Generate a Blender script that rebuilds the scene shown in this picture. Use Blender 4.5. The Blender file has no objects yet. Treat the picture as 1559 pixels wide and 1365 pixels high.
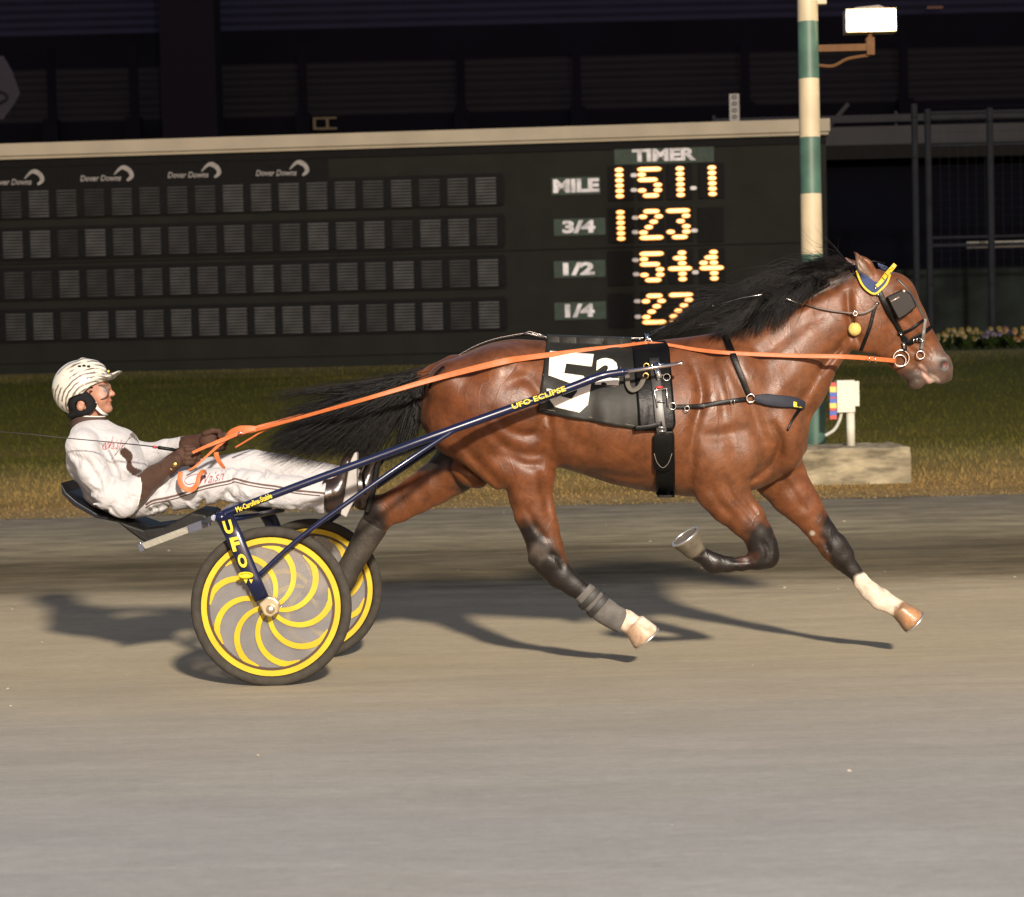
import bpy, math, random
import numpy as np
from mathutils import Vector, Matrix
random.seed(7); RNG = np.random.default_rng(7)
S = bpy.context.scene; COL = S.collection
# ---------------- camera ----------------
F = 3003.0; W0, H0 = 1559.0, 1365.0
HC = 1.42; TH = math.atan(142.5 / F); RHO = math.radians(1.4)
_F0 = np.array([0, math.cos(TH), -math.sin(TH)]); _U0 = np.array([0, math.sin(TH), math.cos(TH)]); _X0 = np.array([1., 0, 0])
_R = math.cos(RHO) * _X0 - math.sin(RHO) * _U0
_U = math.sin(RHO) * _X0 + math.cos(RHO) * _U0
CAM = np.array([0, 0, HC])
cd = bpy.data.cameras.new('camera'); cam = bpy.data.objects.new('camera', cd); COL.objects.link(cam); S.camera = cam
cd.sensor_width = 36; cd.lens = 36 * F / W0; cd.clip_start = 0.05; cd.clip_end = 2000
m = Matrix.Identity(4)
for i in range(3):
    m[i][0] = _R[i]; m[i][1] = _U[i]; m[i][2] = -_F0[i]; m[i][3] = CAM[i]
cam.matrix_world = m
cd.dof.use_dof = True; cd.dof.focus_distance = 9.0; cd.dof.aperture_fstop = 4.5
# ---------------- dusk sky, floodlight of the grandstand side, exposure ----------------
w = bpy.data.worlds.new('World'); S.world = w; w.use_nodes = True
nt = w.node_tree; bg = nt.nodes['Background']; sky = nt.nodes.new('ShaderNodeTexSky'); sky.sky_type = 'NISHITA'
sky.sun_disc = False; sky.sun_elevation = math.radians(12.0); sky.sun_rotation = math.radians(170); sky.air_density = 1.2
tn = nt.nodes.new('ShaderNodeMix'); tn.data_type = 'RGBA'; tn.blend_type = 'MULTIPLY'; tn.inputs[0].default_value = 1; tn.inputs[7].default_value = (1.10, .95, 1.05, 1); nt.links.new(sky.outputs[0], tn.inputs[6]); nt.links.new(tn.outputs[2], bg.inputs[0]); bg.inputs[1].default_value = 0.135
LP = np.array([6.4, -20.5, 13.6])
ld = bpy.data.lights.new('track_floodlight', 'SPOT'); lo = bpy.data.objects.new('track_floodlight', ld); COL.objects.link(lo)
ld.energy = 104000; ld.color = (1.0, 0.90, 0.77); ld.shadow_soft_size = 0.85; ld.spot_size = math.radians(95); ld.spot_blend = 0.5
lo.location = LP; lo.rotation_euler = (Vector((0.6, 11, 0.8)) - Vector(LP)).to_track_quat('-Z', 'Y').to_euler()
vs = S.view_settings; vs.view_transform = 'Standard'; vs.look = 'None'; vs.exposure = 0.0; vs.gamma = 1
S.render.engine = 'CYCLES'; S.cycles.max_bounces = 6; S.cycles.transparent_max_bounces = 12
# ---------------- helpers ----------------
def P(x, y, Y):
    d = _R * ((x - W0 / 2) / F) - _U * ((y - H0 / 2) / F) + _F0
    return CAM + d * (Y / d[1])
def px(v):
    q = np.asarray(v, float) - CAM; f = q @ _F0
    return (q @ _R / f * F + W0 / 2, -(q @ _U) / f * F + H0 / 2)
PROF = [(-30, 1.6), (0, .43), (5, .19), (8.58, 0), (9.73, -.0625), (11, -.075), (12.5, -.058), (15.5, -.03), (18, .005), (20, .055), (24, .30), (30, .86), (35, 1.28), (40, 1.34), (60, 1.36), (400, 1.36)]
def gz(Y): return float(np.interp(Y, [a for a, b in PROF], [b for a, b in PROF]))
def tag(o, label=None, cat=None, group=None, kind=None):
    if label: o['label'] = label
    if cat: o['category'] = cat
    if group: o['group'] = group
    if kind: o['kind'] = kind
    return o
ORI = {}
def thing(name, label, cat, loc, group=None):
    o = bpy.data.objects.new(name, None); COL.objects.link(o); o.location = tuple(float(a) for a in loc); o.empty_display_size = .1
    ORI[o.name] = np.array(loc, float)
    return tag(o, label, cat, group)
def mkmesh(name, v, faces, mats, parent=None, smooth=True, fm=None, org=None):
    v = np.asarray(v, float).reshape(-1, 3)
    if parent is not None: o0 = ORI[parent.name]
    else: o0 = v.mean(0) if org is None else np.array(org, float)
    me = bpy.data.meshes.new(name)
    vv = (v - o0).astype(np.float32)
    me.vertices.add(len(vv)); me.vertices.foreach_set('co', vv.ravel())
    if isinstance(faces, np.ndarray):
        n, k = faces.shape; me.loops.add(n * k); me.loops.foreach_set('vertex_index', faces.ravel().astype(np.int32))
        me.polygons.add(n); me.polygons.foreach_set('loop_start', np.arange(0, n * k, k, dtype=np.int32)); me.polygons.foreach_set('loop_total', np.full(n, k, dtype=np.int32))
    else:
        flat = [i for f in faces for i in f]; me.loops.add(len(flat)); me.loops.foreach_set('vertex_index', flat)
        st = np.cumsum([0] + [len(f) for f in faces[:-1]]).astype(np.int32)
        me.polygons.add(len(faces)); me.polygons.foreach_set('loop_start', st); me.polygons.foreach_set('loop_total', np.array([len(f) for f in faces], dtype=np.int32))
    for q in (mats if isinstance(mats, (list, tuple)) else [mats]): me.materials.append(q)
    if fm is not None: me.polygons.foreach_set('material_index', np.array(fm, dtype=np.int32))
    me.update(calc_edges=True); me.validate()
    me.polygons.foreach_set('use_smooth', [smooth] * len(me.polygons))
    o = bpy.data.objects.new(name, me); COL.objects.link(o)
    if parent is not None:
        o.parent = parent; ORI[o.name] = ORI[parent.name]
    else:
        o.location = tuple(o0); ORI[o.name] = o0
    return o
def nrm(a): a = np.asarray(a, float); l = np.linalg.norm(a); return a / l if l > 1e-12 else a
class MB:
    def __init__(s): s.v = []; s.f = []; s.m = []; s.n = 0
    def add(s, v, f, m=0):
        v = np.asarray(v, float); s.v.append(v); s.f += [tuple(int(i) + s.n for i in q) for q in f]; s.m += [m] * len(f); s.n += len(v); return s
    def box(s, lo, hi, m=0, M=None):
        x0, y0, z0 = lo; x1, y1, z1 = hi
        v = np.array([(x0, y0, z0), (x1, y0, z0), (x1, y1, z0), (x0, y1, z0), (x0, y0, z1), (x1, y0, z1), (x1, y1, z1), (x0, y1, z1)], float)
        if M is not None: v = np.array([M(q) for q in v])
        return s.add(v, [(0, 3, 2, 1), (4, 5, 6, 7), (0, 1, 5, 4), (1, 2, 6, 5), (2, 3, 7, 6), (3, 0, 4, 7)], m)
    def tube(s, pts, r, n=8, m=0, cap=True, flat=None, closed=False):
        pts = [np.asarray(p, float) for p in pts]; N = len(pts)
        rr = [r] * N if np.isscalar(r) else list(r)
        V = []; u = None
        for i in range(N):
            if closed: t = nrm(pts[(i + 1) % N] - pts[i - 1])
            else: t = nrm(pts[min(i + 1, N - 1)] - pts[max(i - 1, 0)])
            if flat is not None: u = nrm(np.cross(t, flat)); w_ = nrm(np.cross(u, t))
            else:
                if u is None: u = nrm(np.cross(t, [0, 0, 1] if abs(t[2]) < .9 else [1, 0, 0]))
                else: u = nrm(u - t * (u @ t))
                w_ = np.cross(t, u)
            for k in range(n):
                a = 2 * math.pi * k / n; V.append(pts[i] + rr[i] * (math.cos(a) * u + math.sin(a) * w_))
        Fc = []
        for i in range(N if closed else N - 1):
            j = (i + 1) % N
            for k in range(n):
                k2 = (k + 1) % n; Fc.append((i * n + k, i * n + k2, j * n + k2, j * n + k))
        if cap and not closed: Fc.append(tuple(range(n))[::-1]); Fc.append(tuple((N - 1) * n + k for k in range(n)))
        return s.add(V, Fc, m)
    def strap(s, pts, nor, wd, th, m=0, closed=False):
        pts = [np.asarray(p, float) for p in pts]; N = len(pts); V = []
        nor = [nor] * N if np.ndim(nor) == 1 else nor
        wd = [wd] * N if np.isscalar(wd) else wd
        for i in range(N):
            t = nrm(pts[(i + 1) % N] - pts[i - 1]) if closed else nrm(pts[min(i + 1, N - 1)] - pts[max(i - 1, 0)])
            nn = nrm(np.asarray(nor[i], float)); b = nrm(np.cross(t, nn)); nn = np.cross(b, t)
            a = b * wd[i] / 2; c = nn * th / 2
            for q in (a + c, a * .85 + c * 1.3, -a * .85 + c * 1.3, -a + c, -a - c, a - c): V.append(pts[i] + q)
        K = 6; Fc = []
        for i in range(N if closed else N - 1):
            j = (i + 1) % N
            for k in range(K): k2 = (k + 1) % K; Fc.append((i * K + k, i * K + k2, j * K + k2, j * K + k))
        if not closed: Fc.append(tuple(range(K))[::-1]); Fc.append(tuple((N - 1) * K + k for k in range(K)))
        return s.add(V, Fc, m)
    def ball(s, c, r, m=0, n=10):
        r = np.array([r] * 3 if np.isscalar(r) else r, float); V = []; Fc = []
        for i in range(n + 1):
            for k in range(2 * n):
                a = math.pi * i / n; b = math.pi * k / n
                V.append(np.asarray(c) + r * [math.sin(a) * math.cos(b), math.sin(a) * math.sin(b), math.cos(a)])
        for i in range(n):
            for k in range(2 * n):
                k2 = (k + 1) % (2 * n); Fc.append((i * 2 * n + k, (i + 1) * 2 * n + k, (i + 1) * 2 * n + k2, i * 2 * n + k2))
        return s.add(V, Fc, m)
    def ring(s, c, R, r, ax=(0, 1, 0), m=0, n=28, k=8, sc=(1, 1)):
        ax = nrm(ax); u = nrm(np.cross(ax, [0, 0, 1] if abs(ax[2]) < .9 else [1, 0, 0])); w_ = np.cross(ax, u)
        return s.tube([np.asarray(c) + R * (math.cos(a) * u * sc[0] + math.sin(a) * w_ * sc[1]) for a in np.linspace(0, 2 * math.pi, n, endpoint=False)], r, k, m, closed=True)
    def prism(s, pts, d, m=0):   # closed 3D polygon extruded by vector d
        pts = [np.asarray(p, float) for p in pts]; n = len(pts); d = np.asarray(d, float)
        V = pts + [p + d for p in pts]
        return s.add(V, [tuple(range(n)), tuple(range(n, 2 * n))[::-1]] + [(i, n + i, n + (i + 1) % n, (i + 1) % n) for i in range(n)], m)
    def build(s, name, mats, parent=None, smooth=False, org=None, bevel=0, sub=0):
        o = mkmesh(name, np.concatenate(s.v), s.f, mats, parent, smooth, s.m, org)
        if bevel:
            b = o.modifiers.new('bevel', 'BEVEL'); b.width = bevel; b.segments = 2; b.limit_method = 'ANGLE'; b.angle_limit = .6
        if sub:
            q = o.modifiers.new('sub', 'SUBSURF'); q.levels = sub; q.render_levels = sub
        return o
def smooth_path(pts, n=8):
    pts = [np.asarray(p, float) for p in pts]; out = []
    for i in range(len(pts) - 1):
        p0 = pts[max(i - 1, 0)]; p1 = pts[i]; p2 = pts[i + 1]; p3 = pts[min(i + 2, len(pts) - 1)]
        for k in range(n):
            t = k / n; out.append(.5 * ((2 * p1) + (p2 - p0) * t + (2 * p0 - 5 * p1 + 4 * p2 - p3) * t * t + (3 * p1 - p0 - 3 * p2 + p3) * t ** 3))
    out.append(pts[-1]); return out
# ---------------- materials ----------------
def mat(name, col, rough=.6, metal=0, var=.12, scale=12, bump=0, bscale=60, coat=0, sheen=0, emit=None, estr=0, alpha=1, spec=.5, stretch=(1, 1, 1), trans=0):
    M = bpy.data.materials.new(name); M.use_nodes = True; N = M.node_tree; b = N.nodes['Principled BSDF']; L = N.links.new
    b.inputs['Roughness'].default_value = rough; b.inputs['Metallic'].default_value = metal; b.inputs['Specular IOR Level'].default_value = spec
    b.inputs['Coat Weight'].default_value = coat; b.inputs['Coat Roughness'].default_value = .12; b.inputs['Sheen Weight'].default_value = sheen
    b.inputs['Alpha'].default_value = alpha; b.inputs['Transmission Weight'].default_value = trans
    tc = N.nodes.new('ShaderNodeTexCoord'); mp = N.nodes.new('ShaderNodeMapping'); mp.inputs['Scale'].default_value = stretch; L(tc.outputs['Object'], mp.inputs[0])
    nz = N.nodes.new('ShaderNodeTexNoise'); nz.inputs['Scale'].default_value = scale; nz.inputs['Detail'].default_value = 6; L(mp.outputs[0], nz.inputs['Vector'])
    mx = N.nodes.new('ShaderNodeMix'); mx.data_type = 'RGBA'
    c = np.array(col, float)
    mx.inputs[6].default_value = tuple(np.clip(c * (1 - var), 0, 1)) + (1,); mx.inputs[7].default_value = tuple(np.clip(c * (1 + var), 0, 1)) + (1,)
    rg = N.nodes.new('ShaderNodeMapRange'); rg.inputs['From Min'].default_value = .34; rg.inputs['From Max'].default_value = .66; L(nz.outputs[0], rg.inputs[0]); L(rg.outputs[0], mx.inputs[0]); L(mx.outputs[2], b.inputs['Base Color'])
    if bump:
        n2 = N.nodes.new('ShaderNodeTexNoise'); n2.inputs['Scale'].default_value = bscale; n2.inputs['Detail'].default_value = 4; L(mp.outputs[0], n2.inputs['Vector'])
        bp = N.nodes.new('ShaderNodeBump'); bp.inputs['Strength'].default_value = bump; bp.inputs['Distance'].default_value = .01; L(n2.outputs[0], bp.inputs['Height']); L(bp.outputs[0], b.inputs['Normal'])
    if emit: b.inputs['Emission Color'].default_value = tuple(emit) + (1,); b.inputs['Emission Strength'].default_value = estr
    return M
def vcmat(name, rough=.5, spec=.5, coat=0, sheen=0, var=.15, scale=30, bump=.1, bscale=120, stretch=(1, 1, 1), bdist=.006):
    M = mat(name, (1, 1, 1), rough, 0, 0, scale, bump, bscale, coat, sheen, spec=spec, stretch=stretch); N = M.node_tree; L = N.links.new
    b = N.nodes['Principled BSDF']; at = N.nodes.new('ShaderNodeAttribute'); at.attribute_name = 'Col'
    nz = [q for q in N.nodes if q.type == 'TEX_NOISE'][0]; mr = N.nodes.new('ShaderNodeMapRange'); mr.inputs['To Min'].default_value = 1 - var; mr.inputs['To Max'].default_value = 1 + var
    mr.inputs['From Min'].default_value = .3; mr.inputs['From Max'].default_value = .7
    L(nz.outputs[0], mr.inputs[0]); mu = N.nodes.new('ShaderNodeVectorMath'); mu.operation = 'SCALE'; L(at.outputs['Color'], mu.inputs[0]); L(mr.outputs[0], mu.inputs['Scale']); L(mu.outputs[0], b.inputs['Base Color'])
    return M
def setcol(o, c):
    a = o.data.color_attributes.new('Col', 'FLOAT_COLOR', 'POINT'); c4 = np.ones((len(o.data.vertices), 4), np.float32); c4[:, :3] = c; a.data.foreach_set('color', c4.ravel())
# ---------------- lettering ----------------
def text_geo(s, shear=0, offset=0, res=3, spacing=1):
    cu = bpy.data.curves.new('t', 'FONT'); cu.body = s; cu.size = 1; cu.shear = shear; cu.offset = offset; cu.resolution_u = res; cu.space_character = spacing
    ob = bpy.data.objects.new('t', cu); COL.objects.link(ob); dg = bpy.context.evaluated_depsgraph_get(); me = bpy.data.meshes.new_from_object(ob.evaluated_get(dg))
    v = np.array([q.co[:] for q in me.vertices]); f = [tuple(p.vertices) for p in me.polygons]
    bpy.data.objects.remove(ob); bpy.data.curves.remove(cu); bpy.data.meshes.remove(me)
    lo, hi = v.min(0), v.max(0); v[:, 0] = (v[:, 0] - lo[0]) / (hi[0] - lo[0]); v[:, 1] = (v[:, 1] - lo[1]) / (hi[1] - lo[1])
    return v[:, :2], f
def put_text(mb, s, fn, m=0, **k):
    v, f = text_geo(s, **k); mb.add([fn(a, b) for a, b in v], f, m)
# ---------------- implicit surfaces ----------------
def smin(a, b, k):
    if k <= 0: return np.minimum(a, b)
    h = np.maximum(k - np.abs(a - b), 0) / k; return np.minimum(a, b) - h * h * k * .25
class Field:
    def __init__(s, lo, hi, h):
        s.lo = np.array(lo, np.float32); s.h = h; s.n = np.ceil((np.array(hi) - lo) / h).astype(int) + 1
        s.d = np.full(s.n, .3, np.float32); s.hi = s.lo + (s.n - 1) * h
    def sl(s, bb):
        a = np.clip(np.floor((np.array(bb[0]) - s.lo) / s.h).astype(int), 0, s.n - 1); b = np.clip(np.ceil((np.array(bb[1]) - s.lo) / s.h).astype(int) + 1, 1, s.n)
        return a, b
    def ax(s, a, b):
        return [(s.lo[i] + np.arange(a[i], b[i]) * s.h).astype(np.float32).reshape([-1 if j == i else 1 for j in range(3)]) for i in range(3)]
    def add(s, prims, k, kin=.012, sign=1):
        bb0 = np.min([p[1] for p in prims], 0) - .09; bb1 = np.max([p[2] for p in prims], 0) + .09
        a, b = s.sl((bb0, bb1)); sub = np.full(b - a, .3, np.float32)
        for p in prims:
            pa, pb = s.sl((p[1] - .08, p[2] + .08)); pa = np.maximum(pa, a); pb = np.minimum(pb, b)
            if np.any(pb <= pa): continue
            X, Y, Z = s.ax(pa, pb); d = p[0](X, Y, Z); q = tuple(slice(pa[i] - a[i], pb[i] - a[i]) for i in range(3))
            kk = p[3] if len(p) > 3 and p[3] is not None else kin
            sub[q] = smin(sub[q], d.astype(np.float32), kk)
        q = tuple(slice(a[i], b[i]) for i in range(3))
        if sign > 0: s.d[q] = smin(s.d[q], sub, k)
        else: s.d[q] = -smin(-s.d[q], sub, k)
    def groove(s, pts, width, depth, y0=None, y1=None):  # polyline in XZ; depth>0 carves, <0 raises
        pts = np.array(pts, float); lo = pts.min(0) - width * 3; hi = pts.max(0) + width * 3
        a, b = s.sl(((lo[0], s.lo[1] if y0 is None else y0, lo[1]), (hi[0], s.hi[1] if y1 is None else y1, hi[1])))
        X, Y, Z = s.ax(a, b); best = None
        n = len(pts) - 1
        for i in range(n):
            p, q = pts[i], pts[i + 1]; e = q - p; t = np.clip(((X - p[0]) * e[0] + (Z - p[1]) * e[1]) / (e @ e), 0, 1)
            d2 = (X - p[0] - e[0] * t) ** 2 + (Z - p[1] - e[1] * t) ** 2; g = (i + t) / n; f = np.exp(-d2 / width ** 2) * np.minimum(1, 4 * np.minimum(g, 1 - g) + .15)
            best = f if best is None else np.maximum(best, f)
        s.d[a[0]:b[0], a[1]:b[1], a[2]:b[2]] += (depth * best).astype(np.float32)
    def mesh(s, it=3):
        d = s.d; sg = d < 0; n0, n1, n2 = np.array(d.shape) - 1
        c = np.zeros((n0, n1, n2), np.uint8)
        for i in (0, 1):
            for j in (0, 1):
                for k in (0, 1): c += sg[i:i + n0, j:j + n1, k:k + n2]
        act = (c > 0) & (c < 8); I, J, K = np.nonzero(act); N = len(I); idx = np.full(act.shape, -1, np.int32); idx[I, J, K] = np.arange(N)
        pos = np.zeros((N, 3)); cnt = np.zeros(N)
        cor = [(0, 0, 0), (1, 0, 0), (0, 1, 0), (1, 1, 0), (0, 0, 1), (1, 0, 1), (0, 1, 1), (1, 1, 1)]
        for a, b in ((0, 1), (2, 3), (4, 5), (6, 7), (0, 2), (1, 3), (4, 6), (5, 7), (0, 4), (1, 5), (2, 6), (3, 7)):
            A, B = np.array(cor[a]), np.array(cor[b]); da = d[I + A[0], J + A[1], K + A[2]]; db = d[I + B[0], J + B[1], K + B[2]]
            mk = (da < 0) != (db < 0); t = np.where(mk, da / np.where(mk, da - db, 1), 0)[:, None]
            pos += np.where(mk[:, None], A + (B - A) * t, 0); cnt += mk
        pos = (pos / cnt[:, None] + np.stack([I, J, K], 1)) * s.h + s.lo
        Q = []
        for axi in range(3):
            o1, o2 = [(1, 2), (2, 0), (0, 1)][axi]
            A = [slice(None)] * 3; B = [slice(None)] * 3; A[axi] = slice(0, -1); B[axi] = slice(1, None)
            s0 = sg[tuple(A)]; s1 = sg[tuple(B)]; e = np.argwhere(s0 != s1); inside = s0[tuple(e.T)]
            ok = (e[:, o1] > 0) & (e[:, o2] > 0) & (e[:, o1] < d.shape[o1] - 1) & (e[:, o2] < d.shape[o2] - 1); e = e[ok]; inside = inside[ok]
            u = np.zeros(3, int); u[o1] = 1; v = np.zeros(3, int); v[o2] = 1
            q = np.stack([idx[tuple((e - u - v).T)], idx[tuple((e - v).T)], idx[tuple(e.T)], idx[tuple((e - u).T)]], 1)
            q[~inside] = q[~inside][:, ::-1]; Q.append(q)
        Q = np.concatenate(Q); Q = Q[(Q >= 0).all(1)]
        E = np.concatenate([Q[:, [0, 1]], Q[:, [1, 2]], Q[:, [2, 3]], Q[:, [3, 0]]])
        deg = np.bincount(E[:, 0], minlength=N) + np.bincount(E[:, 1], minlength=N)
        for i in range(it):
            lam = .5 if i % 2 == 0 else -.52
            acc = np.stack([np.bincount(E[:, 0], pos[E[:, 1], c_], N) + np.bincount(E[:, 1], pos[E[:, 0], c_], N) for c_ in range(3)], 1)
            pos = pos + lam * (acc / np.maximum(deg, 1)[:, None] - pos)
        return pos, Q
    def front(s):   # nearest surface (small Y) per X,Z column
        sg = s.d < 0; j = sg.argmax(1); has = sg.any(1); I, K = np.indices(j.shape); j0 = np.maximum(j - 1, 0)
        a = s.d[I, j0, K]; b = s.d[I, j, K]; t = np.where(has, a / np.where(a == b, 1, a - b), 0)
        y = s.lo[1] + (j0 + np.clip(t, 0, 1)) * s.h; y[~has] = np.nan; s.fr = y; return y
def econe(a, b, ra, rb, wa, wb, k=None):
    a = np.asarray(a, float); b = np.asarray(b, float); R = max(ra, rb, wa, wb)
    def f(X, Y, Z):
        ex, ez = b[0] - a[0], b[2] - a[2]; L2 = ex * ex + ez * ez + 1e-9
        t = np.clip(((X - a[0]) * ex + (Z - a[2]) * ez) / L2, 0, 1); qx = X - a[0] - ex * t; qz = Z - a[2] - ez * t; qy = Y - (a[1] + (b[1] - a[1]) * t)
        r = ra + (rb - ra) * t; w_ = wa + (wb - wa) * t; g = r / w_
        return (np.sqrt(qx * qx + qz * qz + (qy * g) ** 2) - r) * np.minimum(1, w_ / r)
    return (f, np.minimum(a, b) - R, np.maximum(a, b) + R, k)
def ell(c, rx, ry, rz, ang=0, k=None):
    c = np.asarray(c, float); R = max(rx, ry, rz); ca, sa = math.cos(ang), math.sin(ang)
    def f(X, Y, Z):
        x = (X - c[0]) * ca + (Z - c[2]) * sa; z = -(X - c[0]) * sa + (Z - c[2]) * ca; y = Y - c[1]
        k0 = np.sqrt((x / rx) ** 2 + (y / ry) ** 2 + (z / rz) ** 2); k1 = np.sqrt((x / rx ** 2) ** 2 + (y / ry ** 2) ** 2 + (z / rz ** 2) ** 2) + 1e-6
        return k0 * (k0 - 1) / k1
    return (f, c - R, c + R, k)
def frustum(a, b, ra, rb, k=None, w=1):   # flat ended cone
    a = np.asarray(a, float); b = np.asarray(b, float); L = np.linalg.norm(b - a); u = (b - a) / L; R = max(ra, rb)
    def f(X, Y, Z):
        x, y, z = X - a[0], Y - a[1], Z - a[2]; h = x * u[0] + y * u[1] + z * u[2]; rad = np.sqrt(np.maximum((x - h * u[0]) ** 2 + ((y - h * u[1]) / w) ** 2 + (z - h * u[2]) ** 2, 0))
        r = ra + (rb - ra) * np.clip(h / L, 0, 1); return np.maximum(rad - r, np.maximum(-h, h - L))
    return (f, np.minimum(a, b) - R, np.maximum(a, b) + R, k)
def polyx(pts, y0, y1, k=None):  # XZ polygon extruded in Y, signed distance
    pts = np.array(pts, float)
    def f(X, Y, Z):
        d = None; sgn = np.zeros(np.broadcast(X, Z).shape, bool); n = len(pts)
        for i in range(n):
            p, q = pts[i], pts[(i + 1) % n]; e = q - p; t = np.clip(((X - p[0]) * e[0] + (Z - p[1]) * e[1]) / (e @ e), 0, 1)
            dd = (X - p[0] - e[0] * t) ** 2 + (Z - p[1] - e[1] * t) ** 2; d = dd if d is None else np.minimum(d, dd)
            cr = ((p[1] > Z) != (q[1] > Z)) & (X < (q[0] - p[0]) * (Z - p[1]) / (q[1] - p[1] + 1e-12) + p[0]); sgn = sgn ^ cr
        d2 = np.sqrt(d) * np.where(sgn, -1, 1); return np.maximum(d2, np.maximum(y0 - Y, Y - y1))
    lo = pts.min(0); hi = pts.max(0)
    return (f, np.array([lo[0], y0, lo[1]]), np.array([hi[0], y1, hi[1]]), k)
# ---------------- GROUND ----------------
def ground_mat(name, lawn):
    M = bpy.data.materials.new(name); M.use_nodes = True; N = M.node_tree; L = N.links.new; b = N.nodes['Principled BSDF']; b.inputs['Roughness'].default_value = .95; b.inputs['Specular IOR Level'].default_value = .15
    ge = N.nodes.new('ShaderNodeNewGeometry'); sp = N.nodes.new('ShaderNodeSeparateXYZ'); L(ge.outputs['Position'], sp.inputs[0])
    def noise(sc, st, det=5, rough=.55):
        mp = N.nodes.new('ShaderNodeMapping'); mp.inputs['Scale'].default_value = st; L(ge.outputs['Position'], mp.inputs[0]); z = N.nodes.new('ShaderNodeTexNoise'); z.inputs['Scale'].default_value = sc; z.inputs['Detail'].default_value = det; z.inputs['Roughness'].default_value = rough; L(mp.outputs[0], z.inputs['Vector']); return z.outputs[0]
    def mth(op, a, c, v=None):
        q = N.nodes.new('ShaderNodeMath'); q.operation = op
        for i, s_ in enumerate((a, c)):
            if isinstance(s_, (int, float)): q.inputs[i].default_value = s_
            else: L(s_, q.inputs[i])
        return q.outputs[0]
    big = noise(1.0, (.12, .8, 1), 4); streak = noise(1.0, (.9, 9, 4), 6, .65); fine = noise(38, (.45, 1, 1), 6, .7); patch = noise(.55, (.35, 1, 1), 5, .6); grain = noise(160, (.6, 1, 1), 3, .7)
    yy = mth('ADD', sp.outputs[1], mth('MULTIPLY', mth('SUBTRACT', big, .5), 1.6)); yy = mth('ADD', yy, mth('MULTIPLY', mth('SUBTRACT', streak, .5), .55)); t = mth('DIVIDE', yy, 40.0)
    cr = N.nodes.new('ShaderNodeValToRGB'); L(t, cr.inputs[0]); e = cr.color_ramp.elements
    if lawn: st = [(0, (.24, .17, .075)), (18.4, (.24, .17, .075)), (19.2, (.28, .18, .066)), (20.8, (.255, .18, .062)), (22.2, (.165, .135, .040)), (23.6, (.085, .078, .014)), (28, (.056, .056, .010)), (33, (.040, .043, .008)), (35.2, (.10, .088, .035)), (39.9, (.03, .042, .015))]
    else: st = [(0, (.238, .240, .240)), (5, (.256, .252, .240)), (7.2, (.31, .28, .232)), (9.4, (.385, .32, .215)), (12.1, (.385, .315, .205)), (12.9, (.150, .118, .068)), (14.2, (.112, .088, .050)), (15.2, (.235, .195, .12)), (15.9, (.26, .22, .14)), (18.2, (.19, .165, .12))]  # grey near camera turning warm further out: differing lamp tints put into dirt colour
    while len(e) < len(st): e.new(.5)
    for q, (p_, c_) in zip(e, st): q.position = p_ / 40; q.color = c_ + (1,)
    mr = N.nodes.new('ShaderNodeMapRange'); mr.inputs['From Min'].default_value = .25; mr.inputs['From Max'].default_value = .75; mr.inputs['To Min'].default_value = .78 if lawn else .96; mr.inputs['To Max'].default_value = 1.22 if lawn else 1.04; L(streak, mr.inputs[0])
    m2 = N.nodes.new('ShaderNodeMapRange'); m2.inputs['From Min'].default_value = .3; m2.inputs['From Max'].default_value = .7; m2.inputs['To Min'].default_value = .80 if lawn else .90; m2.inputs['To Max'].default_value = 1.22 if lawn else 1.09; L(fine, m2.inputs[0])
    k_ = mth('MULTIPLY', mth('MULTIPLY', mr.outputs[0], m2.outputs[0]), mth('ADD', .78, mth('MULTIPLY', grain, .44))); sc = N.nodes.new('ShaderNodeVectorMath'); sc.operation = 'SCALE'; L(cr.outputs[0], sc.inputs[0]); L(k_, sc.inputs['Scale']); out = sc.outputs[0]
    if not lawn:
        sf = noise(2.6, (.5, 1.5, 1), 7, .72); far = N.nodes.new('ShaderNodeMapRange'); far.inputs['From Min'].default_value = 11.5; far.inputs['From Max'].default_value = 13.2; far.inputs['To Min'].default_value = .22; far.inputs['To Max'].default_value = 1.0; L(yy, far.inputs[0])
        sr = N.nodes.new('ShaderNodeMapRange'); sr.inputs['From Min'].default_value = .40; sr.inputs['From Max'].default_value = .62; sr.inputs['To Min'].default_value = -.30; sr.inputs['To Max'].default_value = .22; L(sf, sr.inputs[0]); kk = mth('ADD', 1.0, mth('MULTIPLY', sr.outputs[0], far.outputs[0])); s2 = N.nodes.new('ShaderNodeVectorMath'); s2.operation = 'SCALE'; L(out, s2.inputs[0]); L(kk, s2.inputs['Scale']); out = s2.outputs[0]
    mx = N.nodes.new('ShaderNodeMix'); mx.data_type = 'RGBA'; mr3 = N.nodes.new('ShaderNodeMapRange'); mr3.inputs['From Min'].default_value = .5; mr3.inputs['From Max'].default_value = .68; L(patch, mr3.inputs[0])
    if lawn: L(mth('MULTIPLY', mr3.outputs[0], .75), mx.inputs[0]); mx.inputs[7].default_value = (.125, .095, .028, 1)
    else: L(mth('MULTIPLY', mr3.outputs[0], .25), mx.inputs[0]); mx.inputs[7].default_value = (.24, .21, .15, 1)
    L(out, mx.inputs[6]); L(mx.outputs[2], b.inputs['Base Color'])
    bp = N.nodes.new('ShaderNodeBump'); bp.inputs['Strength'].default_value = .45 if lawn else .22; bp.inputs['Distance'].default_value = .03 if lawn else .012
    L(mth('ADD', mth('MULTIPLY', streak, 1.2), mth('ADD', fine, mth('MULTIPLY', grain, .6))), bp.inputs['Height']); L(bp.outputs[0], b.inputs['Normal'])
    return M
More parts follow.
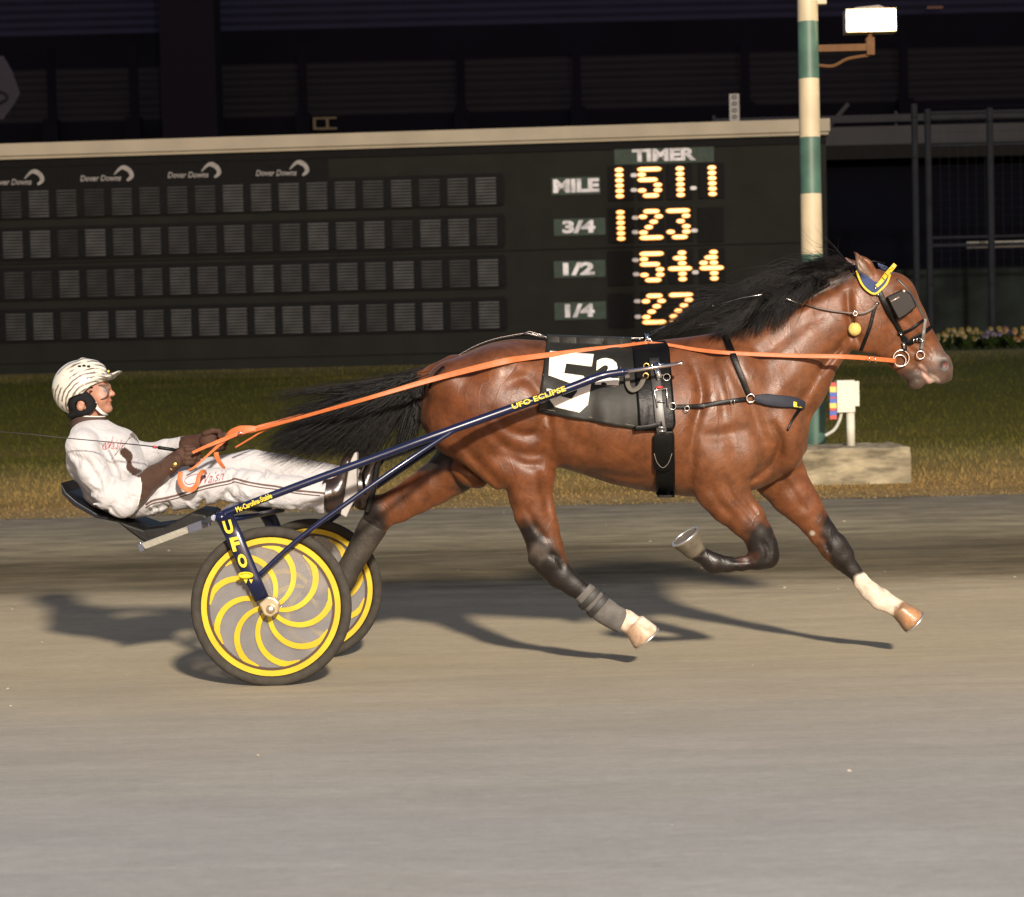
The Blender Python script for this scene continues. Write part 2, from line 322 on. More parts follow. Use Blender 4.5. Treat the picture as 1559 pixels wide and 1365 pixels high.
def sheet(name, x0, x1, ys, m_, zo=0, jag=0, nx=2):
    xs = np.linspace(x0, x1, nx); V = []; Fc = []
    for i, y in enumerate(ys):
        for x in xs:
            yj = y + (jag * (math.sin(x * 1.7) * .4 + math.sin(x * 4.3 + 1) * .3 + math.sin(x * 11) * .2) if i == 0 else 0); V.append((x, yj, gz(yj) + zo - (.02 if i == 0 and jag else 0)))
    for i in range(len(ys) - 1):
        for k in range(nx - 1): a = i * nx + k; Fc.append((a, a + 1, a + nx + 1, a + nx))
    o = mkmesh(name, V, Fc, m_, None, True, org=(0, 0, 0)); o['kind'] = 'structure'; return o
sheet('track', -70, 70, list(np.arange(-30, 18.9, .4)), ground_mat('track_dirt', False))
sheet('lawn', -260, 260, list(np.arange(18.1, 41, .6)) + [60, 100, 200, 400], ground_mat('lawn_turf', True), .012, .25, 260)
# short turf blades (uncountable)
n = 60000; yb = 18.15 + 16.5 * RNG.random(n) ** 1.25; xb = (RNG.random(n) - .5) * 2 * (yb * .30 + .5); zb = np.interp(yb, [a for a, b in PROF], [b for a, b in PROF]) + .008
hh = (.02 + .05 * RNG.random(n)) * np.clip((yb - 17.6) / 2.5, .35, 1); an = RNG.random(n) * math.pi; lx, ly = RNG.normal(0, .02, n), RNG.normal(0, .02, n); wb = .004 + .006 * RNG.random(n)
V = np.empty((n, 3, 3)); V[:, 0] = np.stack([xb - wb * np.cos(an), yb - wb * np.sin(an), zb], 1); V[:, 1] = np.stack([xb + wb * np.cos(an), yb + wb * np.sin(an), zb], 1); V[:, 2] = np.stack([xb + lx, yb + ly, zb + hh], 1)
mg = ground_mat('turf_blade', True); o = mkmesh('grass', V.reshape(-1, 3), np.arange(3 * n).reshape(n, 3), mg, None, False, org=(0, 0, 0)); tag(o, 'short green and straw coloured turf growing between track and board', 'grass', kind='stuff')
# loose clods and pebbles on the dirt
mb = MB()
for i in range(90):
    y = 4.6 + 13.3 * RNG.random() ** .8; x = (RNG.random() - .5) * 2 * (y * .29 + .3); r = .002 + .005 * RNG.random() ** 3
    if y > 12: r *= 1.9
    c = np.array([x, y, gz(y) + r * .2]); q = RNG.normal(0, .25, (6, 3)) * r
    v = np.array([(1.5, 0, 0), (-1.5, 0, 0), (0, 1, 0), (0, -1, 0), (0, 0, .7), (0, 0, -.7)]) * r + q + c
    mb.add(v, [(0, 2, 4), (2, 1, 4), (1, 3, 4), (3, 0, 4), (2, 0, 5), (1, 2, 5), (3, 1, 5), (0, 3, 5)], int(RNG.random() < .35))
o = mb.build('dirt_clods', [mat('clod', (.27, .23, .17), .95), mat('pale_clod', (.30, .27, .22), .95)], org=(0, 0, 0)); tag(o, 'scattered small clods and pale pebbles on the dirt track', 'clods', kind='stuff')
# ---------------- TOTE BOARD ----------------
A_ = P(0, 571, 35.4); B_ = P(1240, 545, 34.6); bu = B_ - A_; bu[2] = 0; bu = nrm(bu); bn = np.array([bu[1], -bu[0], 0.])
BZ0 = gz(35.0)
def BL(x, y, out=0):  # photo pixel -> board (a, z)
    d = _R * ((x - W0 / 2) / F) - _U * ((y - H0 / 2) / F) + _F0; t = ((A_ + bn * out - CAM) @ bn) / (d @ bn); q = CAM + d * t; return float((q - A_) @ bu), float(q[2])
def BW(a, z, out=0): return A_ * [1, 1, 0] + bu * a + bn * out + np.array([0, 0, z])
def bbox(mb, a0, a1, z0, z1, o0, o1, m_=0): mb.box((a0, o0, z0), (a1, o1, z1), m_, lambda q: BW(q[0], q[2], q[1]))
SB = 35.0 / F
board = thing('tote_board', 'long dark race results board with glowing amber timer digits behind the track', 'scoreboard', BW(9, BZ0))
mdk = mat('board_green', (.0092, .0102, .0090), .65, var=.12, scale=2); mblk = mat('board_recess', (.005, .0055, .006), .7); mcr = mat('board_cap_cream', (.27, .25, .195), .6, var=.08, scale=1.5)
a_end, zt = BL(1257, 205); _, ztop = BL(1240, 182); _, zcap = BL(1240, 206)
mb = MB(); bbox(mb, -13, a_end, BZ0 - .1, zcap, -.9, 0); mb.build('panel', mdk, board)
mb = MB(); bbox(mb, -13, a_end, BZ0 - .02, BZ0 + .20, .003, .05); bbox(mb, -13, a_end, BZ0 + .19, BZ0 + .21, .052, .07, 1); zs = BL(1000, 375)[1]; bbox(mb, -13, a_end, zs - .012, zs + .012, .003, .02, 1)
bbox(mb, -13, a_end, zcap - .14, zcap - .02, .003, .04, 1); mb.build('trim', [mdk, mblk], board)
mb = MB(); bbox(mb, -13.1, a_end + .06, zcap + .055, ztop, -1.0, .16); bbox(mb, -13.1, a_end + .04, zcap, zcap + .05, -.98, .10, 0); mb.build('cap', mcr, board)
aR = BL(768, 400)[0]; mb = MB()
for y0, y1 in ((264, 314), (326, 378), (388, 440), (452, 504)):
    z1 = BL(740, y0)[1]; z0 = BL(740, y1)[1]; bbox(mb, -13, aR, z0, z1, .003, .03)
aL0 = BL(500, 250)[0]; bbox(mb, -13, aL0, BL(400, 285)[1], zcap - .14, .003, .02); mb.build('recess_strip', mblk, board)
mslat = mat('louvre_slat', (.040, .042, .044), .5, var=.3, scale=3); N_ = mslat.node_tree; oi = N_.nodes.new('ShaderNodeObjectInfo'); mrr = N_.nodes.new('ShaderNodeMapRange'); mrr.inputs['To Min'].default_value = .45; mrr.inputs['To Max'].default_value = 1.35; N_.links.new(oi.outputs['Random'], mrr.inputs[0])
vm = N_.nodes.new('ShaderNodeVectorMath'); vm.operation = 'SCALE'; mix = [q for q in N_.nodes if q.type == 'MIX'][0]; N_.links.new(mix.outputs[2], vm.inputs[0]); N_.links.new(mrr.outputs[0], vm.inputs['Scale']); N_.links.new(vm.outputs[0], N_.nodes['Principled BSDF'].inputs['Base Color'])
proto = None; cw, ch = 31 * SB, 42 * SB; pitch = BL(740, 289)[0] - BL(697, 290)[0]
for r_, yr in enumerate((289.5, 351.5, 414, 478)):
    aa, zz = BL(740 + r_ * 1.6, yr)
    for c_ in range(24):
        a = aa - c_ * pitch; ctr = BW(a, zz, .032)
        if px(ctr)[0] < -270: break
        if proto is None:
            mb = MB(); bc = ctr
            for k in range(9):
                z0 = zz - ch / 2 + ch * k / 9; bbox(mb, a - cw / 2, a + cw / 2, z0, z0 + ch / 9 * .55, .034, .05)
            bbox(mb, a + cw / 2 + .003, a + cw / 2 + .14, zz - ch / 2, zz + ch / 2, .034, .06, 1); bbox(mb, a - cw / 2, a + cw / 2, zz - ch / 2 - .035, zz - ch / 2 - .012, .034, .05, 1)
            proto = mb.build('display_cell', [mslat, mblk], board); pc = ctr
        else:
            o = proto.copy(); COL.objects.link(o); o.parent = board; o.location = tuple(ctr - pc)
mlogo = mat('logo_white', (.20, .20, .195), .6)
for (x, y) in ((52, 270), (188, 264), (321, 259), (455, 256)):
    mb = MB(); fn = lambda u, v, x=x, y=y: BW(*BL(x - 65 + u * 62, y + 12 - v * 9 - u * .9), .03); put_text(mb, 'Dover Downs', fn, shear=.2, offset=.02)
    arc = [(x - 14, y + 2), (x - 2, y - 9), (x + 9, y - 5), (x + 13, y + 4), (x + 6, y + 11)]
    up = smooth_path([np.array(q, float) for q in arc], 5); V = []
    wd_ = np.interp(np.linspace(0, 1, len(up)), [0, .35, .75, 1], [.5, 3.6, 3.2, 1.5])
    for i, q in enumerate(up):
        t = nrm(up[min(i + 1, len(up) - 1)] - up[max(i - 1, 0)]); nn = np.array([-t[1], t[0]]) * wd_[i]
        for s_ in (1, -1): V.append(BW(*BL(*(q + nn * s_)), .031))
    mb.add(V, [(2 * i, 2 * i + 1, 2 * i + 3, 2 * i + 2) for i in range(len(up) - 1)]); mb.build('track_logo', mlogo, board)
mplate = mat('plate_green', (.034, .050, .042), .6); mlet = mat('letter_white', (.42, .43, .46), .35, var=.35, scale=5)
for s_, (x0, y0, x1, y1), (t0, t1) in (('TIMER', (935, 223, 1087, 250), (962, 1059)), ('MILE', (839, 268, 914, 297), (842, 912)), ('3/4', (843, 331, 922, 359), (856, 906)), ('1/2', (843, 395, 922, 423), (857, 905)), ('1/4', (844, 458, 923, 487), (860, 905))):
    a0, z1 = BL(x0, (y0)); a1, z0 = BL(x1, y1 - (x1 - x0) * .0244); mb = MB(); bbox(mb, a0, a1, z0, z1 - .03, .003, .03); pl = mb.build('name_plate', mplate, board)
    mb = MB(); ta, tb = BL(t0, y0)[0], BL(t1, y0)[0]; put_text(mb, s_, lambda u, v: BW(ta + (tb - ta) * u, z0 + .04 + (z1 - z0 - .1) * v, .036), offset=.05); mb.build('lettering', mlet, pl)
# timer windows, bulbs
mam = mat('amber_bulb', (.9, .6, .3), .4, emit=(1.0, .50, .13), estr=2.1); mor = mat('amber_halo', (.5, .2, .05), .4, emit=(1.0, .36, .05), estr=.55); moff = mat('unlit_bulb', (.34, .34, .36), .4)  # outer capsules emit orange to imitate the glow at the bulb edges
G = {'1': [[(2, 2)]] * 6, '5': [[(0, 4)], [(0, 0)], [(0, 3)], [(4, 4)], [(0, 0), (4, 4)], [(1.2, 3.2)]], '2': [[(1.2, 3.2)], [(0, 0), (4, 4)], [(2.7, 2.7)], [(1.4, 1.4)], [(0, 0)], [(0, 4)]],
     '3': [[(0, 4)], [(4, 4)], [(2.6, 2.6)], [(4, 4)], [(0, 0), (4, 4)], [(1.3, 3.2)]], '7': [[(0, 4)], [(4, 4)], [(2.7, 2.7)], [(1.3, 1.3)], [(0, 0)], [(0, 0)]], '4': [[(2.6, 2.6)], [(1.3, 2.6)], [(2.6, 2.6)], [(0, 4)], [(2.6, 2.6)], [(2.6, 2.6)]], '4b': [[(2.6, 2.6)], [(1.3, 2.6)], [(0, 0), (2.6, 2.6)], [(0, 4)], [(2.6, 2.6)], [(2.6, 2.6)]]}
def capsule(mb, a0, a1, z, rx, rz, o0, o1, m_):
    pts = []
    for k in range(8): t = -math.pi / 2 + math.pi * k / 7; pts.append((a1 + rx * math.cos(t), z + rz * math.sin(t)))
    for k in range(8): t = math.pi / 2 + math.pi * k / 7; pts.append((a0 + rx * math.cos(t), z + rz * math.sin(t)))
    n_ = len(pts); V = [BW(a, q, o0) for a, q in pts] + [BW((a - (a0 + a1) / 2) * .93 + (a0 + a1) / 2, (q - z) * .8 + z, o1) for a, q in pts]
    mb.add(V, [tuple(range(n_, 2 * n_))] + [(i, (i + 1) % n_, n_ + (i + 1) % n_, n_ + i) for i in range(n_)], m_)
for ch_, x, y in (('1', 930.5, 259), ('5', 976.5, 258), ('1', 1023, 257), ('1', 1071.5, 255.5), ('1', 932.5, 323.5), ('2', 978.5, 322), ('3', 1020, 321), ('5', 980, 386.5), ('4', 1022.5, 385), ('4b', 1070.5, 384), ('2', 983, 450.5), ('7', 1024.5, 449)):
    mb = MB()
    for r_, runs in enumerate(G[ch_]):
        for c0, c1 in runs:
            a0, z = BL(x + c0 * 6 + r_ * .25, y + r_ * 8 - c0 * .15); a1 = BL(x + c1 * 6 + r_ * .25, y + r_ * 8)[0]
            capsule(mb, a0, a1, z, 6.9 * SB, 3.7 * SB, .045, .05, 1); capsule(mb, a0, a1, z, 5.6 * SB, 2.6 * SB, .052, .075, 0)
    mb.build('timer_digit', [mam, mor], board)
for x, y in ((945, 279), (990, 278), (1034, 277), (1083, 275), (946, 343), (992, 342), (1035, 341), (1082, 342), (945, 408), (993, 406), (1036, 405), (1084, 404), (946, 472), (996, 470), (1038, 469), (1086, 466)):
    a, z = BL(x, y); mb = MB(); bbox(mb, a - 19 * SB, a + 19 * SB, z - 26 * SB, z + 26 * SB, .003, .04); mb.build('timer_window', mblk, board)
for x, y in ((965, 267), (965, 289.5), (967, 331.5), (967, 353.5), (967.5, 396), (968.5, 417.5), (970, 458.5), (971, 482), (1055.5, 286.5), (1057, 351), (1058.5, 414.5)):
    a, z = BL(x, y); mb = MB(); capsule(mb, a - .02, a + .02, z, 3.6 * SB, 3.4 * SB, .042, .07, 0); mb.build('unlit_bulb', moff, board)
# small upright plate standing on the cap
a, z = BL(1120, 181); a0 = a - 7.5 * SB; sg = thing('marker_sign', 'small white upright marker plate with stacked dark characters on top of the board', 'sign', BW(a, ztop, -.3))
mb = MB(); zz = BL(1120, 139)[1]; bbox(mb, a0, a0 + 15 * SB, ztop + .045, zz, -.32, -.30); mb.build('plate', mat('plate_white', (.14, .14, .14), .6), sg)
mb = MB(); bbox(mb, a - .03, a + .03, ztop, ztop + .06, -.33, -.31); mb.build('bracket', mat('bracket_grey', (.3, .3, .3), .6), sg)
mb = MB()
for k in range(4): zc = zz - .06 - k * .115; mb.ring(BW(a, zc, -.295), .035, .010, bn, 0, 12, 4, (1, .75))
mb.build('characters', mat('char_dark', (.05, .05, .05), .7), sg)
# ---------------- GRANDSTAND FAR BEHIND ----------------
def stripes(name, c1, c2, sc):
    M = mat(name, c1, .8, var=.2, scale=.5); N = M.node_tree; L = N.links.new; wv = N.nodes.new('ShaderNodeTexWave'); wv.bands_direction = 'Z'; wv.inputs['Scale'].default_value = sc; wv.inputs['Distortion'].default_value = .15
    tc = [q for q in N.nodes if q.type == 'TEX_COORD'][0]; L(tc.outputs['Object'], wv.inputs['Vector']); mx = N.nodes.new('ShaderNodeMix'); mx.data_type = 'RGBA'; L(wv.outputs[1], mx.inputs[0]); mx.inputs[7].default_value = c2 + (1,); old = [q for q in N.nodes if q.type == 'MIX'][0]; L(old.outputs[2], mx.inputs[6]); L(mx.outputs[2], N.nodes['Principled BSDF'].inputs['Base Color']); return M
gs = thing('grandstand', 'huge unlit dark blue grandstand with stepped seating rows beyond the board', 'grandstand', (0, 95, gz(95)))
mnavy = mat('stand_dark', (.0014, .0018, .0045), .9, var=.3, scale=.2); mt1 = stripes('seat_rows_blue', (.004, .005, .014), (.010, .012, .030), .75); mt2 = stripes('seat_rows_grey', (.004, .0045, .008), (.008, .009, .014), .9)
def zy(y, Y): return HC + (540 - y) * Y / F
for i, (y0, y1, Y, m_) in enumerate(((240, 172, 95, mnavy), (174, 135, 96.5, mt2), (137, 92, 98, mt2), (94, 42, 100, mnavy), (44, -30, 101, mt1), (-28, -90, 103, mnavy), (-88, -190, 105, mt1))):
    mb = MB(); mb.box((-70, Y, zy(y0, Y)), (75, Y + 3, zy(y1, Y))); mb.build('seating_tier', m_, gs)
mb = MB(); mb.box((-70, 94.4, gz(95) - 2), (75, 97, zy(238, 95))); mb.build('lower_wall', mnavy, gs)
mcolm = mat('stand_column', (.005, .006, .009), .8)
for x in (-29, -21.4, -17.5, -9.5, -2, 3.5, 11.5, 19, 27):
    mb = MB(); mb.box((x - .35, 93.6, gz(94)), (x + .35, 94.2, zy(168, 94))); mb.box((x - .2, 94.2, zy(172, 94)), (x + .2, 94.35, zy(60, 94))); mb.build('column', mnavy, gs)
tw = MB(); X0, X1 = P(250, 100, 92)[0], P(333, 100, 92)[0]; tw.box((X0, 91, gz(92)), (X1, 93, 30)); tw.build('stair_tower', mat('tower_black', (.004, .004, .008), .9), gs)
X0, X1 = P(476, 185, 93)[0], P(512, 185, 93)[0]; mb = MB()
for bx_ in ((X0, zy(192, 93), X1, zy(189, 93)), (X0, zy(176, 93), X1, zy(173.5, 93)), (X0, zy(189, 93), X0 + .12, zy(176, 93)), (X1 - .5, zy(189, 93), X1 - .38, zy(176, 93))): mb.box((bx_[0], 93.2, bx_[1]), (bx_[2], 93.4, bx_[3]))
mb.build('window_frame', mat('frame_lit_warm', (.05, .04, .02), .7), gs)  # faint warm light of the window put into the frame colour
mb = MB()
for k in range(7): x = P(1478 + k, 30, 93)[0]; mb.box((x - .5, 100.2, zy(28 + k * 13, 99)), (x + .3, 100.4, zy(24 + k * 13, 99)))
mb.build('red_reflections', mat('reflection_red', (.06, .025, .02), .7), gs)  # added bars coloured red to imitate reflections in the stand
# sign at the left edge
sgn = thing('hanging_sign', 'dim grey diamond shaped sign at the left edge above the board', 'sign', P(2, 190, 50)); mb = MB()
mb.prism([P(x, y, 50) for x, y in ((-45, 132), (-14, 92), (4, 84), (18, 108), (30, 142), (22, 158), (4, 182), (-14, 178))], (0, .12, 0)); mb.build('plate', mat('sign_grey', (.022, .022, .032), .7), sgn)
mb = MB(); mb.tube(smooth_path([P(x, y, 49.93) for x, y in ((-16, 140), (0, 139), (10, 144), (9, 151), (-2, 157), (-12, 160))], 4), .035, 6); mb.build('character', mat('sign_char', (.01, .01, .015), .8), sgn)
mb = MB(); mb.box(P(-8, 182, 50.3) - [.06, 0, 0], P(-4, 182, 50.4)); 
q = P(-6, 175, 50.25); mb = MB(); mb.tube([q, np.array([q[0], q[1], gz(50)])], .06, 8); mb.build('post', mnavy, sgn)
# ---------------- RIGHT HAND BACKGROUND ----------------
pv = thing('paddock_building', 'low unlit building with a grey roof edge right of the board', 'building', (P(1400, 300, 52)[0], 52, gz(52))); YB = 52
X0 = P(1262, 230, YB)[0]; zf0, zf1 = zy(243, YB), zy(208, YB); mgr = mat('roof_edge_grey', (.030, .033, .038), .7, var=.1, scale=.6); mb = MB(); mb.box((X0 - 3, YB, zf0), (X0 + 26, YB + 6, zf1)); mb.box((X0 - 3, YB - .1, zf0 - .25), (X0 + 26, YB - .003, zf0 + .12), 1); mb.build('roof_edge', [mgr, mblk], pv)
mb = MB(); mb.box((X0 - 3, YB + 1, gz(52) - .2), (X0 + 26, YB + 6, zf0)); mb.build('wall', mnavy, pv)
mb = MB(); mb.box((X0 - 3, YB + .1, zy(201, YB)), (X0 + 26, YB + .25, zy(190, YB)), 0)
for k in range(12): mb.box((X0 - 3 + k * 2.4, YB + .3, zf1), (X0 - 2.93 + k * 2.4, YB + .4, zy(184, YB)), 0)
mb.build('roof_rail', mat('roof_rail_grey', (.022, .025, .032), .7), pv)
x_ = P(1262, 200, YB)[0]; mb = MB(); mb.tube([np.array([x_, YB + .2, zf1]), np.array([x_ + .55, YB + .2, zy(172, YB)])], .06, 6); mb.build('brace', mgr, pv)
sc_ = MB(); YS = 43.0; X0 = P(1250, 450, YS)[0]; sc_.box((X0, YS, gz(YS) - .1), (X0 + 12, YS + .1, zy(425, YS))); o = sc_.build('windscreen', mat('screen_green', (.010, .014, .013), .8, var=.4, scale=1.5)); tag(o, 'low dark green windscreen panel behind the pipe fence and flowers', 'screen')
mp = mat('galvanised_pipe', (.014, .016, .020), .7, 0, var=.15, scale=3); fe = thing('pipe_fence', 'tall galvanised pipe gate frame standing on the grass at right', 'fence', P(1440, 520, 40)); YF = 40.0
def vpost(x, yt, yb, r): q = P(x, yb, YF); return [q, np.array([q[0], q[1], P(x, yt, YF)[2]])]
for x, yt, yb in ((1397, 158, 522), (1417, 166, 522), (1511, 164, 520), (1620, 160, 520)):
    mb = MB(); mb.tube(vpost(x, yt, yb, 0), .065, 10)
    for k in range(6): q = P(x, yt + 20 + k * 62, YF); mb.ring(q * [0, 1, 1] + [vpost(x, yt, yb, 0)[0][0], 0, 0], .07, .012, (0, 0, 1), 0, 12, 4)
    mb.build('post', mp, fe)
for y_, r in ((362, .03), (374, .035), (172, .035), (181, .03), (222, .03), (515, .03)):
    mb = MB(); a = P(1417, y_, YF); mb.tube([a, a + [4.6, 0, 0]], r, 8); mb.build('rail', mp, fe)
mb = MB()
for k in range(26):
    x = P(1419, 300, YF)[0] + k * .18; mb.tube([(x, YF + .02, gz(40) + .1), (x, YF + .02, zy(190, YF))], .0025, 3)
for k in range(30): z = gz(40) + .1 + k * .17; mb.tube([(P(1419, 300, YF)[0], YF + .02, z), (P(1419, 300, YF)[0] + 4.6, YF + .02, z)], .0025, 3)
mb.build('wire_mesh', mp, fe)
mb = MB(); a = P(1472, 378, 41); mb.box(a, a + [2.6, .04, .14]); o = mb.build('plank', mat('plank_pale', (.20, .20, .17), .7)); tag(o, 'short pale horizontal plank seen behind the pipe fence', 'plank')
# flowers
ml = mat('flower_leaf', (.016, .028, .007), .6, var=.4); my = mat('yellow_petal', (.085, .062, .005), .5); mpu = mat('purple_petal', (.02, .014, .04), .5); mo_ = mat('orange_petal', (.10, .045, .004), .5)
for k, x in enumerate((1432, 1446, 1462, 1474, 1486, 1496, 1507, 1520, 1530, 1543, 1556, 1572)):
    kind = (0, 0, 0, 0, 0, 0, 1, 0, 1, 2, 0, 0)[k]; c = P(x, 533 + (k % 3) * 3, 36 + (k % 3) * .5); c[2] = gz(c[1]); t = thing('flower_plant', ['yellow', 'purple', 'orange'][kind] + ' flowering bedding plant in the row at the foot of the fence', 'plant', c, 'bedding flowers along the fence foot')
    f_ = MB()
    for q in range(34):
        a = RNG.random() * 6.28; L_ = .14 + .16 * RNG.random(); tip = c + [math.cos(a) * L_ * .9, math.sin(a) * L_ * .9, .10 + .25 * RNG.random()]; sd = np.array([-math.sin(a), math.cos(a), 0]) * .035; mid = (c + tip) / 2 + [0, 0, .05]
        f_.add([c, mid + sd, tip, mid - sd], [(0, 1, 2, 3)])
    for q in range(9):
        a = RNG.random() * 6.28; r_ = RNG.random() * .2; g_ = MB(); b0 = c + [math.cos(a) * r_, math.sin(a) * r_ - .05, .18 + .22 * RNG.random()]
        for p_ in range(5): th = p_ * 1.257 + RNG.random(); u = np.array([math.cos(th), -.3, math.sin(th)]) * .05; v = np.array([-math.sin(th), 0, math.cos(th)]) * .03; g_.add([b0, b0 + u * .6 + v, b0 + u, b0 + u * .6 - v], [(0, 1, 2, 3)])
        g_.build('bloom', [my, mpu, mo_][kind], t)
    f_.build('leaves', ml, t)
# ---------------- STRIPED POLE WITH LAMP ----------------
YP = 20.6; pb = P(1241, 676, YP); pb[2] = gz(YP); pole = thing('striped_pole', 'tall green and white banded pole behind the horse with a lit lamp on an arm', 'pole', pb)
mwh = mat('pole_white', (.47, .40, .265), .55, var=.12, scale=3, bump=.15, bscale=20); mgn = mat('pole_green', (.050, .115, .085), .5, var=.2, scale=4)
zs_ = [gz(YP) - .05] + [P(1236, y, YP)[2] for y in (387, 295, 209, 120, 33, -55, -145, -235)]
mb = MB()
for i in range(len(zs_) - 1):
    n_ = 28; V = []
    for z, r in ((zs_[i], .116 - .0022 * zs_[i]), (zs_[i + 1], .116 - .0022 * zs_[i + 1])):
        for k in range(n_): a = 6.2832 * k / n_; V.append((pb[0] + r * math.cos(a), YP + r * math.sin(a), z))
    mb.add(V, [(k, (k + 1) % n_, n_ + (k + 1) % n_, n_ + k) for k in range(n_)] + ([tuple(range(n_, 2 * n_))] if i == len(zs_) - 2 else []), i % 2)
o = mb.build('shaft', [mgn, mwh], pole, True)
marm = mat('lamp_arm', (.11, .055, .022), .7, spec=.2); arm = MB(); q0 = P(1246, 74, YP); q1 = P(1326, 74, YP); arm.box((pb[0] + .05, YP - .04, q0[2] - .035), (q1[0], YP + .04, q0[2] + .035)); arm.box((q1[0] - .05, YP - .05, q0[2] - .08), (q1[0] + .03, YP + .05, q0[2] + .10)); arm.build('lamp_arm', marm, pole)
mb = MB(); mb.tube(smooth_path([P(1246, 99, YP), P(1268, 100, YP), P(1288, 90, YP), P(1306, 86, YP), P(1322, 84, YP)], 5), .017, 6); mb.build('conduit', marm, pole)
mb = MB(); q0 = P(1246, 2, YP); mb.box((pb[0] + .05, YP - .04, q0[2] - .03), (pb[0] + .19, YP + .04, q0[2] + .04)); mb.build('upper_bracket', mwh, pole)
lt = thing('lamp', 'glowing rectangular floodlight on the short arm of the striped pole', 'lamp', P(1325, 48, YP)); x0, x1 = P(1289, 30, YP)[0], P(1362, 30, YP)[0]; z0, z1 = P(1325, 47, YP)[2], P(1325, 16, YP)[2]
mb = MB(); mb.box((x0 - .012, YP - .03, z0 - .012), (x1 + .012, YP + .16, z1 + .02)); mb.tube([(x0 + .1, YP + .07, z1 + .03), ((x0 + x1) / 2 + .1, YP + .07, z1 + .05), (x1 - .1, YP + .07, z1 + .03)], .02, 8); mb.build('housing', mat('lamp_housing', (.25, .22, .18), .5), lt)
mb = MB(); mb.box((x0, YP - .05, z0), (x1, YP - .034, z1)); mb.build('lens', mat('lamp_glow', (1, .9, .7), .4, emit=(1.0, .72, .38), estr=34), lt)
mb = MB(); mb.tube([((x0 + x1) / 2, YP + .05, z0 - .012), ((x0 + x1) / 2, YP + .05, P(1325, 72, YP)[2])], .025, 8); mb.build('yoke', marm, lt)
# ---------------- BLOCK, BOX ----------------
f0 = P(1190, 725, 19.5); f1 = P(1388, 725, 19.5); zt_ = P(1300, 682, 19.5)[2]; V = []; Fc = []; nx, nz, ny = 40, 9, 6
def bw_(a, b, c): x = f0[0] + (f1[0] - f0[0]) * a; z = gz(19.5) - .08 + (zt_ - gz(19.5) + .08) * b; return np.array([x, 19.5 + .95 * c, z])
mb = MB(); mb.box((f0[0], 19.5, gz(19.5) - .1), (f1[0], 20.5, zt_)); blk = mb.build('concrete_block', mat('weathered_concrete', (.245, .21, .14), .9, var=.5, scale=7, bump=.7, bscale=18, stretch=(.5, 1, 1.6)), bevel=.02)
blk.modifiers.new('s', 'SUBSURF').subdivision_type = 'SIMPLE'; blk.modifiers['s'].levels = 5; blk.modifiers['s'].render_levels = 5; tx = bpy.data.textures.new('c', 'CLOUDS'); tx.noise_scale = .12; dm = blk.modifiers.new('d', 'DISPLACE'); dm.texture = tx; dm.strength = .035; dm.mid_level = .5
tag(blk, 'long low weathered concrete block at the grass edge below the striped pole', 'concrete block')
YX = 20.05; cbx = thing('signal_box', 'white electrical box on a white post with red yellow and blue terminals', 'electrical box', (P(1294, 676, YX)[0], YX, zt_)); mw2 = mat('box_white', (.60, .57, .47), .5, var=.06)
x0, x1, x2 = P(1273, 600, YX)[0], P(1300, 600, YX)[0], P(1307, 600, YX)[0]; z0, z1 = P(1290, 627, YX)[2], P(1290, 578.5, YX)[2]
mb = MB(); mb.box((x0, YX - .06, z0), (x1, YX + .1, z1)); mb.box((x1 + .002, YX - .05, z0 + .06), (x2, YX + .09, z1 - .012)); mb.box((x0 + .02, YX - .064, z0 + .03), (x1 - .02, YX - .061, z1 - .03)); mb.build('enclosure', mw2, cbx, bevel=.006)
xc = P(1295, 650, YX)[0]; mb = MB(); mb.tube([(xc, YX, zt_ - .01), (xc, YX, z0)], .043, 14); mb.build('post', mw2, cbx, True)
mR, mY_, mB_ = mat('term_red', (.45, .04, .03), .5), mat('term_yellow', (.60, .48, .10), .5), mat('term_blue', (.03, .09, .40), .5); mb = MB()
for k, (y0, y1, c_) in enumerate(((581.5, 588, 0), (588, 597, 1), (597, 604, 2), (604, 606.5, 0), (606.5, 613, 2), (613, 621, 1), (621, 625, 0), (625, 631.5, 2), (631.5, 638, 0))):
    mb.box((P(1262.5, y0, YX)[0], YX - .04, P(1268, y1, YX)[2] + .001), (x0 - .004, YX + .03, P(1268, y0, YX)[2] - .001), c_)
mb.build('terminals', [mR, mY_, mB_], cbx)
mb = MB(); mb.tube(smooth_path([P(1281, 627, YX), P(1278, 640, YX), P(1270, 654, YX), P(1256, 663, YX)], 5), .018, 8); mb.build('cable', mat('cable_grey', (.42, .42, .36), .5), cbx, True)

for M_ in bpy.data.materials:
    if M_.name.startswith(('board_', 'louvre', 'stand_', 'seat_rows', 'tower', 'screen', 'sign_', 'roof_', 'plate_g', 'logo', 'track_dirt', 'lawn', 'turf', 'flower', 'letter', 'weathered', 'clod', 'pale', 'galvan', 'paddock', 'flower', 'logo')): M_.node_tree.nodes['Principled BSDF'].inputs['Specular IOR Level'].default_value = .06
